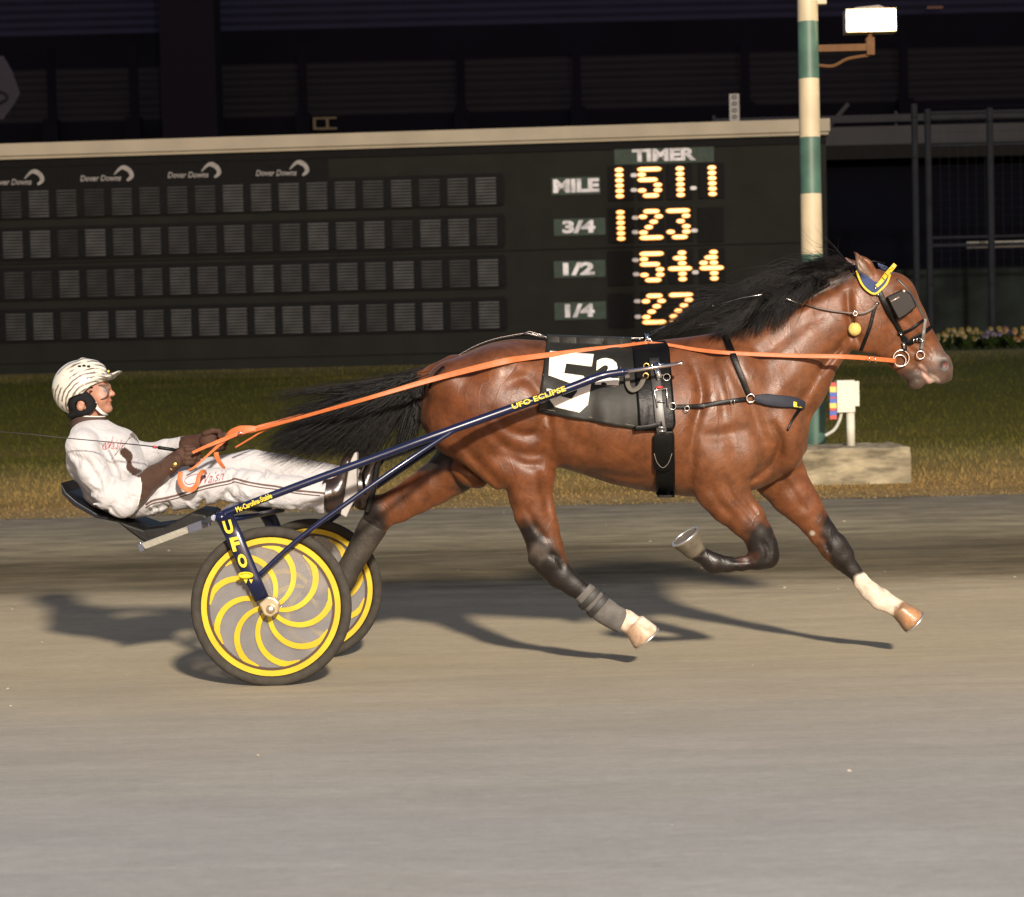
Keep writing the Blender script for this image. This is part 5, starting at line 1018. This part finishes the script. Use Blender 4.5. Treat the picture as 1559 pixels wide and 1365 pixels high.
rein('rein', [(986, 521, 9.06), (1020, 525, on(1020, 525, .02)[1]), (1060, 532, on(1060, 532, .02)[1]), (1110, 537, on(1110, 537, .02)[1]), (1200, 541, on(1200, 541, .03)[1]), (1290, 543, by), (1364, 549, on(1366, 549, .02)[1])], [4, 5.5, 6.5, 7, 7.5, 8, 8])
def mirr(pts): return [mir(P(a, b, c_)) + [0, 0, .045] for a, b, c_ in pts]
p_ = smooth_path([P(344, 664, 9.24)] + mirr([(560, 606, 8.86), (665, 575.5, 8.80), (760, 551.5, 8.80), (860, 537, 8.82), (940, 527, 8.88), (986, 521, 9.06)]), 6); mb = MB(); mb.strap(p_, VU, .022, .003); mb.build('rein', mrn, rt, True)
rein('hand_loop', [(343, 668, 9.10), (352, 660, 9.08), (366, 654, 9.07), (385, 652, 9.07), (398, 652, 9.08)], [5, 14, 15, 10, 4])
rein('hand_loop', [(293, 689, 8.93), (315, 679, 8.98), (340, 669, 9.02), (362, 660, 9.06), (385, 655, 9.07)], [5, 6, 8, 7, 4])
rein('hand_loop', [(286, 716, 8.92), (296, 711, 8.94), (315, 694, 8.97), (335, 676, 9.02), (352, 662, 9.05)], [3, 4, 4, 6, 6])
rein('hand_loop', [(358, 681, 9.12), (380, 668, 9.1), (400, 656, 9.08), (425, 645, 9.04)], [3, 3, 3, 5])
rein('rein_tail', [(275, 718, 8.86), (274, 733, 8.85), (281, 743, 8.85), (292, 745, 8.85), (300, 737, 8.85), (303, 724, 8.86), (309, 718, 8.88), (314, 719, 8.92)], [8, 9, 9, 9, 8, 7, 8, 7])
rein('rein_tail', [(329, 688, 9.02), (330, 695, 9.02), (335, 704, 9.03), (342, 713, 9.05)], [8, 9, 7, 5])
mb = MB(); mb.tube([P(362, 659, 9.03), P(369, 657, 9.03)], .004, 6); a = px(P(1325, 546, by)); mb.tube([P(1323, 541, on(1325, 545, .036)[1]), P(1324, 551, on(1325, 545, .036)[1])], .003, 5); mb.tube([P(1332, 542, on(1332, 546, .036)[1]), P(1333, 552, on(1332, 546, .036)[1])], .003, 5); mb.build('rein_buckle', mst, rt, True)
# ---------------- DRIVER ----------------
YD = 9.155
def chain(st, sh=0, k=None):
    return [econe(C(*a[:3]), C(*b[:3]), rp(a[3]) - sh, rp(b[3]) - sh, max(a[4] - sh, .01), max(b[4] - sh, .01), k) for a, b in zip(st[:-1], st[1:])]
torso = [(141, 668, 0, 34, .165), (150, 697, 0, 48, .185), (170, 730, 0, 48, .17), (200, 752, 0, 32, .16)]
chest = [(150, 675, 0, 38, .15), (180, 682, 0, 31, .15), (196, 712, 0, 28, .15)]
ua_n = [(126, 680, -.17, 26, .07), (143, 716, -.215, 28, .066), (168, 752, -.235, 25, .058), (186, 765, -.235, 21, .052)]
fa_n = [(186, 765, -.235, 21, .052), (208, 747, -.22, 20, .050), (236, 725, -.19, 17, .046), (264, 703, -.165, 12.5, .038)]
ua_f = [(160, 664, .16, 24, .065), (192, 684, .20, 20, .058), (226, 692, .21, 17, .05)]
fa_f = [(226, 692, .21, 17, .05), (252, 683, .18, 14.5, .045), (280, 677, .13, 13, .040), (308, 672, .09, 11, .036)]
leg_n = [(205, 762, -.09, 27, .10), (245, 754, -.12, 27, .095), (290, 744, -.13, 28.5, .085), (330, 739, -.135, 26.5, .075), (360, 738, -.135, 26, .07), (400, 744, -.13, 26, .068), (450, 751, -.125, 26, .068), (492, 755, -.12, 27, .072)]
leg_f = [(205, 752, .09, 26, .10), (260, 736, .13, 27, .09), (320, 722, .14, 26, .078), (384, 710, .14, 26, .07), (430, 716, .135, 25, .068), (490, 728, .13, 24, .066), (540, 736, .12, 24, .066)]
def solid(field_box, groups, h, k=.02, kin=.015, cut=()):
    pts = field_box; f = Field(np.min(pts, 0) - .06, np.max(pts, 0) + .06, h)
    for g in groups: f.add(g, k, kin)
    for c in cut: f.add(c, .003, .003, -1)
    return f
# body (head, neck, core, limbs, hands in one surface)
def hand(pal, fings, th, r, sh=0):
    g = [pal]
    for f_ in fings: g += [econe(C(*a), C(*b), rp(r) - sh, rp(r) - sh, rp(r) - sh, rp(r) - sh, .003) for a, b in zip(f_[:-1], f_[1:])]
    g += [econe(C(*a), C(*b), rp(r + .4) - sh, rp(r) - sh, rp(r + .4) - sh, rp(r) - sh, .003) for a, b in zip(th[:-1], th[1:])]
    return g
HNn = dict(pal=(278, 694, -.152), f=[[(284, y + o, -.166), (296 - e, y - 1.5 + o, -.160), (301 - e, y + o, -.138), (294 - e, y + 2 + o, -.118)] for y, e, o in ((684.5, 0, 0), (691.5, -1.5, 0), (698.5, 0, 0), (705, 3, 0))], t=[(272, 686, -.135), (283, 680.5, -.13), (293, 680.5, -.128)])
HNf = dict(pal=(319, 668, .055), f=[[(325, y, .068), (337 - e, y, .066), (343 - e, y + 1.5, .042), (335 - e, y + 3, .022)] for y, e in ((660, 0), (667, -1.5), (674, 0), (680.5, 3))], t=[(312, 660, .04), (324, 655.5, .035), (334, 656.5, .03)])
def hands(sh):
    return [hand(EL(278, 695, -.152, 14.5 - sh * 300, 15 - sh * 300, .025 - sh, -30), HNn['f'], HNn['t'], 4.3, sh), hand(EL(318, 670, .055, 14 - sh * 300, 15 - sh * 300, .025 - sh, -20), HNf['f'], HNf['t'], 4.3, sh)]
headp = [EL(133, 586, 0, 30, 31, .074, 0), EL(146, 598, 0, 22, 29, .060, 8), econe(C(138, 612), C(160, 621), rp(16), rp(9), .050, .032, .02), EL(160, 590, 0, 9, 8, .045, 0, .01),
         econe(C(162, 590), C(172, 599.5), rp(3), rp(3.6), .010, .015, .007), EL(169.5, 600.5, 0, 4, 3, .017, 0, .005), EL(167, 609.5, 0, 3.6, 2.4, .020, -10, .004), EL(166.5, 614, 0, 3.4, 2.3, .019, 10, .004), EL(165.5, 622, 0, 6, 5.5, .022, 0, .008), EL(154, 606, -.034, 9, 9, .018, 0, .02), EL(154, 606, .034, 9, 9, .018, 0, .02)]
for sd in (-1, 1): headp += [EL(123, 617, sd * .078, 6.5, 9.5, .010, -10, .004), EL(160, 594.5, sd * .034, 4.5, 3.5, .012, 0, .004)]
neckp = [econe(C(130, 618), C(134, 655), rp(19), rp(20), .056, .062, .02)]
F1 = solid([C(88, 790, -.3), C(88, 545, .25), C(588, 700, .25), C(588, 800, -.3)], [chain(torso, .034), chain(chest, .034), chain(ua_n, .026), chain(fa_n, .014), chain(ua_f, .026), chain(fa_f, .014), chain(leg_n, .032), chain(leg_f, .032)] + hands(.003) + [headp, neckp,
     [econe(C(500, 760, -.12), C(524, 716, -.12), rp(11), rp(8), .03, .03)], [econe(C(545, 745, .12), C(562, 710, .12), rp(11), rp(8), .03, .03)]], .0048, .018, .012)
F1.add([EL(123, 617, -.090, 3, 5, .006)], .003, sign=-1)
F1.add([econe(C(164, 611.8), C(171, 611.8), rp(.5), rp(.7), .016, .016)], .003, sign=-1)
F1.front()
dr = thing('person', 'driver in white and brown racing colours and patterned helmet leaning back holding reins', 'person', C(215, 775))
pos, Q = F1.mesh(3); q_ = pos - CAM; ff_ = q_ @ _F0; PX = q_ @ _R / ff_ * F + W0 / 2; PY = -(q_ @ _U) / ff_ * F + H0 / 2; DY = pos[:, 1] - YH
col = np.tile(np.array([.30, .145, .095]), (len(pos), 1))
paint([(169, 611.8)], 1.6, 2, (.20, .07, .05)); paint([(172, 600), (156, 606)], 3, 8, (.44, .17, .11), 0, .6); paint([(150, 618), (162, 624)], 4, 8, (.30, .15, .10), 0, .5); paint([(160, 594)], 2.2, 1.5, (.05, .03, .025), 0, .8); paint([(158, 587), (164, 586)], 1.5, 2, (.08, .05, .035), 0, .8)
msk = vcmat('skin', .5, .4, var=.10, scale=40, bump=.12, bscale=140); ob = mkmesh('body', pos, Q, msk, dr); setcol(ob, col)
# jacket
FJ = solid([C(88, 800, -.32), C(88, 635, .3), C(330, 640, .3), C(330, 800, -.3)], [chain(torso), chain(chest), chain(ua_n), chain(fa_n), chain(ua_f), chain(fa_f)], .0055, .022, .014)
rr_ = random.Random(3)
def crease(f, pts, wpx, dep, y1=YH): w_ = [C(a, b, -.12) for a, b in smooth_path([np.array(p, float) for p in pts], 3)]; f.groove([(q[0], q[2]) for q in w_], rp(max(wpx, 2.2) * 1.15), dep * 2.0, None, y1)
for pts, w_, dp in (([(118, 690), (140, 700), (160, 725), (168, 745)], 4, .006), ([(112, 700), (128, 725), (150, 760)], 5, .005), ([(150, 672), (165, 690), (178, 720), (180, 745)], 5, .009), ([(160, 668), (180, 690), (196, 705)], 4, .005), ([(130, 735), (150, 745), (165, 742)], 3, .005),
                    ([(165, 775), (178, 770), (190, 755)], 3, .004), ([(150, 756), (165, 765)], 3, .004), ([(196, 740), (204, 752), (208, 765)], 3, .004), ([(215, 725), (226, 740), (232, 745)], 3, .004), ([(230, 712), (244, 722)], 3, .003), ([(244, 705), (254, 716)], 2.5, .003), ([(106, 735), (125, 748), (148, 768)], 4, .006), ([(104, 715), (120, 735)], 4, .004), ([(200, 760), (215, 750)], 3, .003)):
    crease(FJ, pts, w_, dp)
for _ in range(34): x, y = rr_.uniform(105, 200), rr_.uniform(665, 770); a = rr_.uniform(.3, 1.4); L_ = rr_.uniform(8, 22); crease(FJ, [(x, y), (x + L_ * .5 * math.cos(a) + 2, y + L_ * .5 * math.sin(a)), (x + L_ * math.cos(a), y + L_ * math.sin(a))], rr_.uniform(1.5, 3), rr_.uniform(.0015, .003) * rr_.choice([1, 1, -1]))
FJ.front(); pos, Q = FJ.mesh(3); q_ = pos - CAM; ff_ = q_ @ _F0; PX = q_ @ _R / ff_ * F + W0 / 2; PY = -(q_ @ _U) / ff_ * F + H0 / 2; DY = pos[:, 1] - YH
WJ = np.array([.395, .385, .392]); BR = np.array([.045, .023, .015]); col = np.tile(WJ, (len(pos), 1))
m1 = (DY < -.10) & (PX > 213 - (PY - 727) * .06 + 3 * np.sin((PY - 720) / 16)) & (PX > 210); col[m1 & (PY > 670)] = BR
m2 = (DY > .02) & (PX > 274) & (PY < 715); col[m2] = BR
def inpoly(poly):
    r = np.zeros(len(PX), bool); n = len(poly)
    for i in range(n):
        (x0, y0), (x1, y1) = poly[i], poly[(i + 1) % n]; r ^= ((y0 > PY) != (y1 > PY)) & (PX < (x1 - x0) * (PY - y0) / (y1 - y0 + 1e-9) + x0)
    return r
fr_ = DY < .05
p_ = smooth_path([np.array(q, float) for q in ((183, 684), (190, 681), (198, 686), (202, 694), (200, 703), (204, 711), (213, 714), (221, 720), (221, 728), (209, 726), (198, 720), (192, 711), (192, 700), (184, 692), (183, 684))], 4)
col[inpoly(p_) & fr_] = BR; col[inpoly([(197, 661), (203, 657), (208, 665), (212, 674), (206, 670)]) & fr_] = BR * 1.6
mcloth = vcmat('race_suit', .8, .15, sheen=.2, var=.05, scale=14, bump=.25, bscale=22, bdist=.012)
N_ = mcloth.node_tree; nb = [q for q in N_.nodes if q.type == 'BUMP'][0]; nb.inputs['Strength'].default_value = .55; nb.inputs['Distance'].default_value = .022; n2_ = nb.inputs['Height'].links[0].from_node; n2_.inputs['Scale'].default_value = 11; n2_.inputs['Distortion'].default_value = 1.6; n2_.inputs['Detail'].default_value = 5
ob = mkmesh('jacket', pos, Q, mcloth, dr); setcol(ob, col)
onJ = lambda x, y, off: on(x, y, off, FJ, YH - .1)
line_on('seam_piping', [(213, 726), (215, 742), (212, 760), (208, 776)], .0022, mat('piping_white', (.6, .56, .5), .7), dr, fn=onJ, off=.001)
line_on('seam_piping', [(182, 683), (172, 697), (169, 698)], .0014, mat('piping_brown', (.10, .06, .045), .7), dr, fn=onJ, off=.001)
line_on('seam_piping', [(202, 658), (192, 673), (182, 684)], .0014, bpy.data.materials['piping_brown'], dr, fn=onJ, off=.001)
mred = mat('script_red', (.30, .02, .04), .6)
def script(s_, x0, y0, x1, y1, h_, fn, off, name='lettering'):
    mb = MB(); d = np.array([x1 - x0, y1 - y0], float); put_text(mb, s_, lambda u, v: fn(x0 + d[0] * u, y0 + d[1] * u - h_ * v, off), shear=.45, offset=-.008); return mb
mb = script('Walsh', 160, 684, 187, 682, 13, onJ, .004); mb.tube([onJ(x, y, .004) for x, y in smooth_path([np.array(q, float) for q in ((172, 664), (168, 676), (160, 684), (156, 680), (160, 674))], 4)], .0011, 4); mb.build('lettering', mred, dr)
# trousers
FT = solid([C(170, 810, -.26), C(170, 680, .26), C(560, 680, .26), C(560, 810, -.2)], [[EL(207, 758, 0, 28, 28, .16)], chain(leg_f), chain(leg_n)], .0055, .016, .012)
FT.add([frustum(C(496, 755.5, -.12), C(560, 762, -.12), .10, .10)], .004, sign=-1); FT.add([frustum(C(545, 737, .12), C(600, 745, .12), .10, .10)], .004, sign=-1)
for i in range(30):
    x = rr_.uniform(225, 490); cy = np.interp(x, [205, 290, 360, 490], [762, 744, 738, 755]); s_ = rr_.choice([-1, 1]); L_ = rr_.uniform(10, 24); y = cy + s_ * rr_.uniform(4, 22); sl = rr_.uniform(-.5, .9)
    crease(FT, [(x, y), (x + L_ * .3, y + s_ * L_ * .4), (x + L_ * sl, y + s_ * L_ * .9)], rr_.uniform(1.8, 3.6), rr_.uniform(.003, .0065) * rr_.choice([1, 1, 1, -1]))
for pts in ([(352, 716), (356, 738), (350, 762)], [(330, 768), (345, 752), (352, 742)], [(362, 764), (366, 748), (362, 735)], [(305, 770), (316, 758), (318, 748)], [(225, 782), (240, 772), (262, 768)], [(455, 775), (470, 765), (492, 764)], [(200, 745), (225, 752), (248, 744)]): crease(FT, pts, 3.2, .007)
FT.front(); pos, Q = FT.mesh(3); ob = mkmesh('trousers', pos, Q, mcloth, dr); setcol(ob, np.tile(WJ * 1.0, (len(pos), 1)))
onT = lambda x, y, off: on(x, y, off, FT, YH - .2)
mpb = mat('stripe_brown', (.075, .040, .030), .7)
st_ = [(222, 768), (233, 761.5), (250, 758), (271, 753), (290, 746.5), (310, 740), (332, 735), (350, 731.5), (357, 728.5), (368, 731), (380, 734), (400, 737.5), (420, 740), (451, 746), (495, 750.5)]
for dy_, wd_ in ((0, 2.6), (4.6, 1.5)):
    path = [onT(x, y + dy_, .0015) for x, y in smooth_path([np.array(q, float) for q in st_], 4)]; mb = MB(); mb.strap(path, np.array([0, -1, .1]), wd_ / 328, .0022); mb.build('stripe', mpb, dr, True)
mb = script('Walsh', 304, 738, 341, 730, 15, onT, .004); mb.tube([onT(x, y, .004) for x, y in smooth_path([np.array(q, float) for q in ((303, 735), (308, 722), (296, 722), (284, 727), (281, 733), (287, 737), (296, 735))], 4)], .0011, 4); mb.build('lettering', mred, dr)
# collar
mb = MB(); V = []; n_ = 28
for x, y, r, w_ in ((134, 632.5, 26, .082), (136, 640, 28.5, .088), (138, 650, 31, .096)):
    for k in range(n_): a = 6.2832 * k / n_; V.append(C(x + .0, y + .07 * r * math.cos(a), 0) + [r / 328 * math.cos(a), w_ * math.sin(a), 0])
mb.add(V, [(i * n_ + k, i * n_ + (k + 1) % n_, (i + 1) * n_ + (k + 1) % n_, (i + 1) * n_ + k) for i in range(2) for k in range(n_)]); mb.tube(V[:n_], .003, 6, 1, closed=True); mb.build('collar', [mat('collar_brown', (.055, .034, .028), .8, spec=.1, bump=.3), bpy.data.materials['piping_white']], dr, True)
# gloves
mgl = vcmat('glove_leather', .7, .2, var=.25, scale=30, bump=.3, bscale=60)
for g, fa, bb in ((hands(0)[0], [(252, 713, -.175, 14.5, .042), (268, 700, -.16, 13, .036)], (C(240, 735, -.25), C(312, 670, -.08))), (hands(0)[1], [(284, 677, .12, 14, .042), (308, 672, .085, 12.5, .036)], (C(275, 700, -.02), C(355, 645, .2)))):
    f_ = solid(bb, [g + chain(fa)], .0036, .005, .005); pos, Q = f_.mesh(2); ob = mkmesh('glove', pos, Q, mgl, dr); setcol(ob, np.tile(np.array([.050, .024, .015]), (len(pos), 1)))
mb = MB(); c = P(266, 706, YH - .215); mb.ball(P(266, 707, YH - .203), (.012, .004, .012), 0, 6); mb.tube([P(259, 712, YH - .205), P(262, 716.5, YH - .205)], .004, 6); mb.build('snap', mbr, dr, True)
# boots
mbt = mat('boot_leather', (.022, .013, .010), .3, var=.35, scale=12, coat=.2, bump=.1); mso = mat('boot_sole', (.30, .28, .26), .6, var=.1)
f_ = solid((C(488, 800, -.2), C(560, 670, -.03)), [[econe(C(497, 755, -.12), C(508, 752, -.12), rp(25), rp(24), .066, .06), econe(C(510, 768, -.12), C(529, 704, -.12), rp(14), rp(9.5), .045, .038)]], .0045, .01, .02)
f_.add([polyx([(C(*q)[0], C(*q)[2]) for q in ((480, 650), (490, 650), (493, 725), (499, 755), (501, 790), (480, 800), (440, 700))], 8, 10)], .002, sign=-1); f_.add([polyx([(C(*q)[0], C(*q)[2]) for q in ((546, 670), (519, 795), (600, 800), (600, 670))], 8, 10)], .003, sign=-1); pos, Q = f_.mesh(2); bt = mkmesh('boot', pos, Q, mbt, dr)
mb = MB(); mb.prism([P(x, y, YH - .165) for x, y in ((540, 688), (544, 690), (543, 722), (544, 752), (534, 772), (527, 788), (518, 783), (524, 755), (529, 722), (534, 700))], (0, .09, 0)); ob = mb.build('sole', mso, dr, bevel=.006); ob.parent = bt
f_ = solid((C(530, 800, .03), C(595, 670, .2)), [[econe(C(545, 740, .12), C(553, 740, .12), rp(23), rp(21), .06, .055), econe(C(551, 764, .12), C(567, 704, .12), rp(13), rp(9.5), .045, .038)]], .0045, .01, .02); pos, Q = f_.mesh(2); bt = mkmesh('boot', pos, Q, mbt, dr)
mb = MB(); mb.prism([P(x, y, YH + .08) for x, y in ((576, 692), (580, 695), (572, 745), (562, 782), (554, 780), (564, 740), (572, 700))], (0, .09, 0)); ob = mb.build('sole', mbl, dr, bevel=.006); ob.parent = bt
# helmet
FH = solid((C(70, 650, -.14), C(195, 535, .14)), [[EL(123, 586, 0, 42, 38.5, .112, 8), EL(116, 598, 0, 33, 33, .104, 0), EL(140, 560, 0, 22, 12, .05, -12, .02)]], .0042, .02, .03,
   cut=[[polyx([(C(*q)[0], C(*q)[2]) for q in ((210, 562), (166, 578), (150, 584), (141, 590), (133, 598), (122, 601), (112, 606), (108, 615), (109, 628), (104, 634), (108, 660), (210, 660))], 8.5, 10)]])
FH.add([EL(126, 592, 0, 36, 34, .098)], .003, sign=-1)
FH.add([econe(C(148, 575), C(168, 573), rp(5.5), rp(4.2), .092, .085, .012), econe(C(168, 573), C(182, 565.5), rp(4.2), rp(2.0), .085, .055, .01)], .012)
FH.add([econe(C(126, 549, -.0), C(146, 553, 0), rp(5), rp(4), .035, .03)], .01)
pos, Q = FH.mesh(2); mhm = mat('helmet_shell', (.50, .48, .41), .28, var=.05, coat=.5); N_ = mhm.node_tree; L_ = N_.links.new
wv = N_.nodes.new('ShaderNodeTexWave'); wv.wave_type = 'RINGS'; wv.rings_direction = 'SPHERICAL'; wv.inputs['Scale'].default_value = 15; wv.inputs['Distortion'].default_value = 2.0; wv.inputs['Detail'].default_value = 2; wv.inputs['Detail Scale'].default_value = 2.2
mp2 = N_.nodes.new('ShaderNodeMapping'); hc = C(150, 625, -.1) - ORI[dr.name]; mp2.inputs['Location'].default_value = tuple(-hc); tc = [q for q in N_.nodes if q.type == 'TEX_COORD'][0]; L_(tc.outputs['Object'], mp2.inputs[0]); L_(mp2.outputs[0], wv.inputs['Vector'])
nz = N_.nodes.new('ShaderNodeTexNoise'); nz.inputs['Scale'].default_value = 14; L_(tc.outputs['Object'], nz.inputs['Vector'])
r1 = N_.nodes.new('ShaderNodeMapRange'); r1.inputs['From Min'].default_value = .60; r1.inputs['From Max'].default_value = .72; L_(wv.outputs[1], r1.inputs[0]); r2 = N_.nodes.new('ShaderNodeMapRange'); r2.inputs['From Min'].default_value = .42; r2.inputs['From Max'].default_value = .50; L_(nz.outputs[0], r2.inputs[0])
mu = N_.nodes.new('ShaderNodeMath'); mu.operation = 'MULTIPLY'; L_(r1.outputs[0], mu.inputs[0]); L_(r2.outputs[0], mu.inputs[1]); mx = N_.nodes.new('ShaderNodeMix'); mx.data_type = 'RGBA'; L_(mu.outputs[0], mx.inputs[0]); old = [q for q in N_.nodes if q.type == 'MIX' and q != mx][0]; L_(old.outputs[2], mx.inputs[6]); mx.inputs[7].default_value = (.13, .105, .09, 1); L_(mx.outputs[2], N_.nodes['Principled BSDF'].inputs['Base Color'])
hm = mkmesh('helmet', pos, Q, mhm, dr)
mb = MB(); mb.ball(C(165, 565, -.03), .006, 1, 5)
for x, y in ((121, 557), (128, 556), (135, 557), (95, 574), (91, 576), (99, 572), (139, 590), (101, 628), (104, 624)): d_ = -.112 * math.sqrt(max(0, 1 - ((x - 123) / 44) ** 2 - ((y - 586) / 42) ** 2)) - .002; mb.ball(C(x, y, d_), (.009, .003, .004), 0, 5)
ob = mb.build('vents', [mblk, mat('stud_amber', (.7, .45, .08), .3)], dr, True); ob.parent = hm
f_ = solid((C(98, 645, -.12), C(160, 585, -.03)), [[EL(125, 615, -.080, 20, 18.5, .018, 0), econe(C(128, 602, -.085), C(142, 616, -.07), rp(7), rp(6), .014, .012), econe(C(108, 632, -.07), C(128, 629, -.075), rp(5), rp(4), .02, .014)]], .0036, .008, .01); f_.add([EL(123, 617, -.09, 9, 8, .05)], .004, sign=-1); pos, Q = f_.mesh(2); ob = mkmesh('ear_guard', pos, Q, mat('padding_black', (.008, .008, .009), .8, spec=.1, var=.3, bump=.3), dr); ob.parent = hm
mb = MB(); mb.strap([C(144, 612, -.077), C(147, 620, -.068), C(155, 628, -.050), (C(161, 631, -.02)), C(163, 632, .02)], [np.array([.2, -1, -.3])] * 3 + [np.array([.3, -.4, -1])] * 2, .014, .002); ob = mb.build('chin_strap', mat('strap_white', (.62, .60, .56), .6), dr, True); ob.parent = hm
# glasses
mb = MB(); mfr = mat('frame_brown', (.06, .03, .02), .35)
for sd in (-1, 1):
    c = C(153, 597, sd * .052); mb.ring(c, 1, .0048, (0, 1, 0), 0, 26, 6, (12 / 328, 10.5 / 328)); 
    mb.tube([c + [-.034, 0, .008], C(136, 597, sd * .085)], .003, 5)
mb.tube([C(163, 594, -.052), C(167, 592, -.02), C(167, 592, .02), C(163, 594, .052)], .0025, 5); gl = mb.build('glasses', mfr, dr, True)
mb = MB()
for sd in (-1, 1):
    c = C(153, 597, sd * .052); R_ = [c + [.034 * math.cos(a), -.004 if sd < 0 else .004, .030 * math.sin(a)] for a in np.linspace(0, 6.2832, 20, endpoint=False)]; mb.add(R_, [tuple(range(20))])
ob = mb.build('lens', mat('lens_glass', (.6, .6, .62), .05, alpha=.12, spec=.8), dr); ob.parent = gl
# whip
wh_ = thing('whip', 'long thin black driving whip held in the near glove and pointing back', 'whip', P(262, 684, 8.98)); mb = MB(); mb.tube(smooth_path([P(262, 684, 9.0), P(232, 679.5, 8.93), P(190, 675, 8.80), P(100, 666.5, 8.78), P(0, 657, 8.78), P(-150, 650, 8.85)], 6), np.linspace(.0036, .0016, 31).tolist(), 6); mb.build('shaft', mat('whip_black', (.02, .016, .016), .4), wh_, True)
mb = MB(); mb.tube([P(288, 690, 9.0), P(262, 684, 9.0), P(241, 681, 8.95)], .008, 8); mb.tube([P(238, 680.7, 8.945), P(233, 680, 8.935)], .0062, 8, 1); mb.build('grip', [mbl, mat('whip_red', (.4, .03, .04), .5)], wh_, True)
